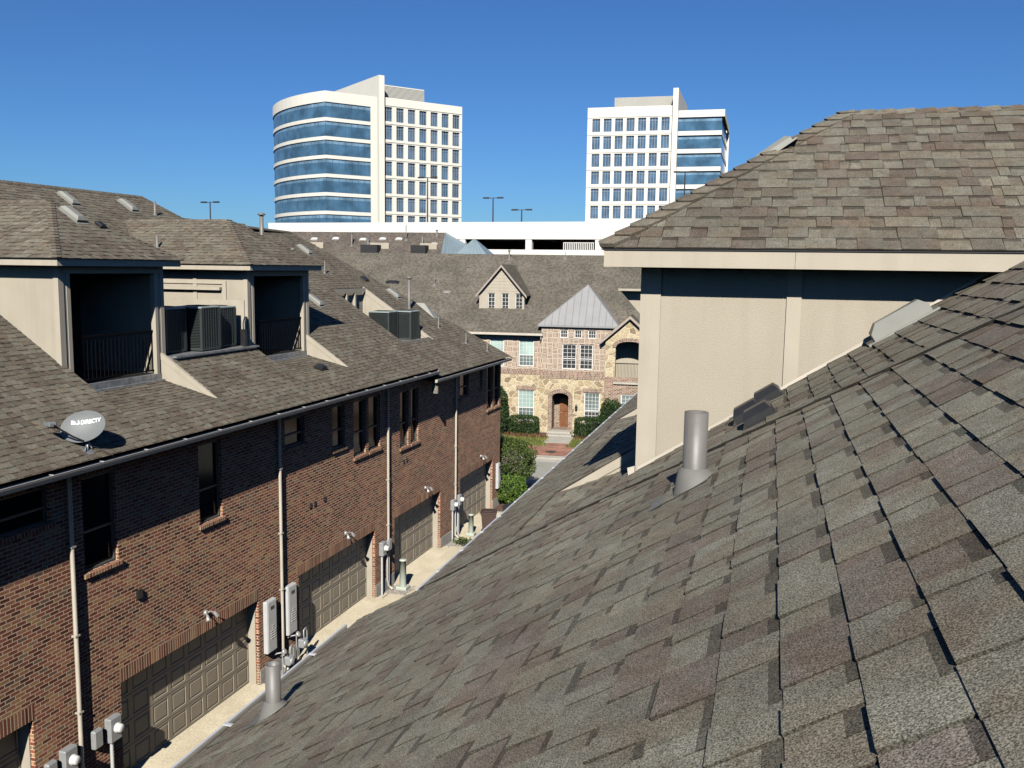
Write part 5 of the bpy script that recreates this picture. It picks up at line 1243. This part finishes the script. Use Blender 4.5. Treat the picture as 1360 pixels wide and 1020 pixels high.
lower = [rp([(XC, 5.62), (-1.54, 5.38), (-1.54, 6.9), (XC, 6.9)]), rp([(-1.54, 5.38), (-1.1, 5.21), (-.73, 4.98), (-.73, 5.6), (-1.54, 5.6)]), rp([(-.73, 4.98), (.25, 4.38), (.25, 5.5), (-.73, 5.5)]), rp([(.25, 4.38), (3.2, 2.62), (3.2, 5.5), (.25, 5.5)]),
         rp([(XC, 6.9), (-.73, 6.9), (-.73, 9.3), (XC, 9.3)]), rp([(XC, 9.3), (-1.83, 9.3), (-1.83, 11.8), (XC, 11.8)]), rp([(XC, 11.8), (-.5, 11.8), (-.5, 20), (XC, 20)])]
rng = random.Random(4)
for (xa, ya), (xb, yb) in zip(ln, ln[1:]):
    m.poly([(xa, ya, zA(xa) - .01), (xb, yb, zA(xb) - .01), (xb, yb, zA(xb) + .019), (xa, ya, zA(xa) + .019)][::-1], 0, col=(.02, .018, .015))  # lap edge coloured near black to paint its shadow gap
    L = math.hypot(xb - xa, yb - ya); n_ = max(1, round(L / .42)); nx, ny = -(yb - ya) / L, (xb - xa) / L
    if ny < 0: nx, ny = -nx, -ny
    for k in range(n_):
        p = [(xa + (xb - xa) * t_, ya + (yb - ya) * t_) for t_ in (k / n_, (k + .995) / n_)]; c = pick(rng, PALN); w_ = .085
        j0, j1 = rng.uniform(.016, .021), rng.uniform(.016, .020)
        q = [(p[0][0], p[0][1], zA(p[0][0]) + j0), (p[1][0], p[1][1], zA(p[1][0]) + j1), (p[1][0] + nx * w_, p[1][1] + ny * w_, zA(p[1][0] + nx * w_) + .0185), (p[0][0] + nx * w_, p[0][1] + ny * w_, zA(p[0][0] + nx * w_) + .0185)]
        m.poly(q if (Vector(q[1]) - Vector(q[0])).cross(Vector(q[2]) - Vector(q[1])).z > 0 else q[::-1], 0, col=c)
shingles(m, (XG, 0, zA(XG) + .010), (0, -1, 0), (1, 0, P_), lower, e=.125, w=.15, t=.0085, seed=78, pal=PALN, wob=.003)
def apR(y0, y1, xt, xd, zd, seed):
    zt = zA(xt); L = math.hypot(xd - xt, zd - zt); shingles(m, (xt, 0, zt), (0, -1, 0), (xd - xt, 0, zd - zt), [[(-y1, 0), (-y0, 0), (-y0, L), (-y1, L)]], e=.125, w=.17, t=.0065, seed=seed, pal=PALN)
apR(5.6, 6.9, -1.54, -.75, zA(-1.54) + .79 * .42, 5); apR(9.3, 11.8, -1.83, -.75, zA(-1.83) + 1.08 * .3, 6)
roofC = part('lower_roof', m, M['shA'], R)
for y, xt, q_ in ((6.9, -1.54, .40), (11.8, -1.83, .28)):
    m = MB(); m.prism([(xt, y, zA(xt)), (-.7, y, zA(-.7)), (-.7, y, zA(xt) + (-.7 - xt) * q_)], (0, .04, 0)); m.prism([(xt - .04, y - .012, zA(xt - .04)), (-.7, y - .012, zA(-.7) + .01), (-.7, y - .012, zA(-.7) - .07), (xt + .15, y - .012, zA(xt + .15) - .07)], (0, .06, 0))
    part('cheek_wall', m, M['trim'], R)
m = MB(); m.poly([(3.2, -3.5, zA(3.2)), (3.2, 20, zA(3.2)), (9, 20, zA(3.2) - 5.8 * P_), (9, -3.5, zA(3.2) - 5.8 * P_)][::1]); m.poly([(XC, 20, zA(XC)), (3.2, 20, zA(3.2)), (9, 20, zA(3.2) - 3.77)]); m.poly([(XG, -3.5, zA(XG)), (3.2, -3.5, zA(3.2)), (9, -3.5, zA(3.2) - 3.77)]); part('back_slope', m, M['shF'], R)
m = MB(); zb3 = -EYE / 1.3; m.box((XG + .3, -3.4, zb3), (XG + .36, 5.8, zA(XG) - .1)); m.box((XC + .3, 5.8, zb3), (XC + .36, 19.9, zA(XC) - .1)); m.box((XG + .36, 5.74, zb3), (XC + .36, 5.8, zA(XG) - .1)); m.box((9, -3.4, zb3), (8.9, 19.9, zA(3.2) - 3.8)); m.box((XG + .36, -3.4, zb3), (8.9, -3.3, zA(XG) - .1)); m.box((XC + .36, 19.84, zb3), (8.9, 19.9, zA(XC) - .1)); part('wall', m, M['brick'], R)
m = MB(); m.box((XG, -3.4, zA(XG) - .12), (XG + .33, 5.8, zA(XG) - .10)); m.box((XC, 5.8, zA(XC) - .12), (XC + .33, 19.9, zA(XC) - .1)); part('soffit', m, M['soffit'], R)
m = MB(); gutter(m, (XG - .03, -3.4, zA(XG) + .0), (XG - .03, 5.86, zA(XG) + .0), -1, 1.3, .10)
yy = -3.2
while yy < 5.8: m.box((XG - .03, yy, zA(XG) + .003), (XG + .055, yy + .018, zA(XG) + .014), 2); yy += .5
g1 = part('gutter', m, [M['gutter'], M['gutterin'], M['clip']], R)
m = MB(); gutter(m, (XC - .05, 5.62, zA(XC) - .02), (XC - .05, 19.9, zA(XC) - .02), -1, 1.3, .10)
yy = 6.0
while yy < 19.5: m.box((XC - .05, yy, zA(XC) - .014), (XC + .035, yy + .02, zA(XC) - .004), 2); yy += .52
part('gutter', m, [M['gutter'], M['gutterin'], M['clip']], R)
# stucco dormer
W = 5.5; xc = -.73; xe = -.93; ye = 5.27; zt = .11; zb = .015
m = MB(); m.box((xc, W, -1.9), (5.5, W + 3.2, zb + .02)); dw = part('dormer_wall', m, M['stucco'], R)
m = MB(); m.box((xc - .014, W - .014, zA(xc) - .1), (xc + .105, W - .0015, zb)); m.box((.085, W - .014, zA(.1) - .1), (.165, W - .0015, zb)); m.box((1.45, W - .014, 0), (1.53, W - .0015, zb)); m.box((xc - .014, W - .0015, -1.9), (xc - .0015, W + .1, zb)); part('trim_board', m, M['trim'], dw)
m = MB(); 
m.box((xe, ye, zb), (.115, ye + .02, zt)); m.box((.117, ye, zb), (5.7, ye + .02, zt)); m.box((xe, ye + .02, zb), (xe + .02, W + 3.4, zt)); part('fascia', m, M['trim'], dw)
m = MB(); m.box((xe + .02, ye + .02, zb + .005), (5.6, W, zb + .015)); m.box((xe + .02, W, zb + .005), (xc, W + 3.3, zb + .015)); part('soffit', m, M['soffit'], dw)
m = MB(); m.box((xe - .006, ye - .008, zt), (5.7, ye + .05, zt + .008)); m.box((xe - .006, ye + .05, zt), (xe + .05, W + 3.4, zt + .008)); part('drip_edge', m, M['black'], dw)
yrd = 6.68; zrd = zt + .012 + (yrd - ye) * .66; k2 = math.hypot(1, .66); xr = .42
m = MB(); z0 = zt + .012
shingles(m, (0, ye - .015, z0), (1, 0, 0), (0, 1, .66), [[(xe - .015, 0), (5.7, 0), (5.7, (yrd - ye + .015) * k2), (xr, (yrd - ye + .015) * k2)]], e=.112, w=.125, t=.005, seed=91, wob=.0008, pal=PALH)
q = (zrd - z0) / (xr - xe); kq = math.hypot(1, q)
shingles(m, (xe - .015, 0, z0), (0, -1, 0), (1, 0, q), [[(-(ye - .015), 0), (-(ye + 3), 0), (-(yrd + .1), (xr - xe) * kq), (-yrd, (xr - xe) * kq)]], e=.112, w=.125, t=.005, seed=92, pal=PALH)
m.poly([(xr, yrd, zrd), (5.7, yrd, zrd), (5.7, yrd + 1.5, z0), (xe, yrd + 1.5, z0)][::-1], col=(.13, .12, .1))
caps(m, (xe - .02, ye - .02, z0 + .003), (xr, yrd, zrd), (1, .0, .0), (-.25, 1, .2), e=.125, wd=.085, t=.006, seed=13, pal=PAL)
caps(m, (5.7, yrd, zrd), (xr - .02, yrd, zrd), (0, -1, -.66), (0, 1, -.66), e=.125, wd=.07, t=.006, seed=14, pal=PAL)
droof = part('dormer_roof', m, M['shA'], R)
hood_vent(droof, -.02, 6.30, z0 + (-.02 - xe) * q - .005, .34, .22, .08, (1, 0, q))
m = MB()   # step flashing along the wall foot and the kick-out at its corner
m.prism([(xc, W - .02, zA(xc) - .02), (1.6, W - .02, zA(1.6) - .02), (1.6, W - .02, zA(1.6) + .034), (xc, W - .02, zA(xc) + .034)], (0, .005, 0))
m.prism([(xc - .06, W - .03, zA(xc) + .025), (xc - .016, W - .03, zA(xc) + .04), (xc - .016, W - .03, zA(xc) - .03), (xc - .05, W - .03, zA(xc) - .05)], (0, .012, 0))
part('step_flashing', m, M['gutter'], dw)
m = MB(); m.poly([(xc - .0, W + .1, -2), (xc, W + 1.35, -2), (xc, W + 1.35, -.1), (xc, W + .1, -.1)]); 
UPR = (1, 0, P_)
vent_pipe(roofA, -.286, 4.0, zA(-.286), .42, .067, UPR, fl=.21)
vent_pipe(roofA, -2.33, 3.96, zA(-2.33), .34, .05, UPR, fl=.18)
hood_vent(roofC, .685, 5.32, zA(.685) + .012, .42, .2, .12, UPR)
for x, y in ((.02, 5.32), (-.08, 5.12), (-.02, 4.78)): hood_vent(roofC if y > 4.9 else roofA, x, y, zA(x) + .012, .2, .2, .1, UPR, mat='black')

# ================================================================== CAMERA AND LIGHT
pitch, roll = R_(7.15), R_(0.8)
Fv = Vector((0, math.cos(pitch), -math.sin(pitch))); R0 = Vector((1, 0, 0)); U0 = R0.cross(Fv)
Rv = R0 * math.cos(roll) + U0 * math.sin(roll); Uv = -R0 * math.sin(roll) + U0 * math.cos(roll)
cam = bpy.data.cameras.new('camera'); co = bpy.data.objects.new('camera', cam); COL.objects.link(co)
mt = Matrix((Rv, Uv, -Fv)).transposed().to_4x4(); mt.translation = (0, 0, EYE); co.matrix_world = mt
cam.sensor_width = 36; cam.lens = 36 * 1228 / 1360; cam.clip_end = 4000; cam.clip_start = .05
scene.camera = co
SUN_EL, TRAVEL_AZ = 35.5, 3.3      # light travels towards this azimuth (from +Y towards +X)
sl = bpy.data.lights.new('sun', 'SUN'); sl.energy = 5.0; sl.angle = R_(.5); sl.color = (1, .955, .88)
so = bpy.data.objects.new('sun', sl); COL.objects.link(so)
tv = Vector((math.sin(R_(TRAVEL_AZ)) * math.cos(R_(SUN_EL)), math.cos(R_(TRAVEL_AZ)) * math.cos(R_(SUN_EL)), -math.sin(R_(SUN_EL))))
so.rotation_euler = tv.to_track_quat('-Z', 'Y').to_euler(); so.location = (0, -20, 40)
wd = bpy.data.worlds.new('World'); scene.world = wd; wd.use_nodes = True; nt = wd.node_tree
sky = nt.nodes.new('ShaderNodeTexSky'); sky.sky_type = 'NISHITA'; sky.sun_disc = False
sky.sun_elevation = R_(SUN_EL); sky.sun_rotation = R_(180 + TRAVEL_AZ); sky.air_density = 1.0; sky.dust_density = .15; sky.ozone_density = 3.0; sky.altitude = 200
bg = nt.nodes['Background']; bg.inputs[1].default_value = .05
tint = mix(nt, sky.outputs[0], (.335, .605, .97), 1.0, 'MULTIPLY'); nt.links.new(tint, bg.inputs[0])
scene.view_settings.view_transform = 'Standard'; scene.view_settings.look = 'None'; scene.view_settings.exposure = .83; scene.view_settings.gamma = 1
scene.cycles.diffuse_bounces = 0      # keep the deep shade of the photograph
scene.cycles.glossy_bounces = 2
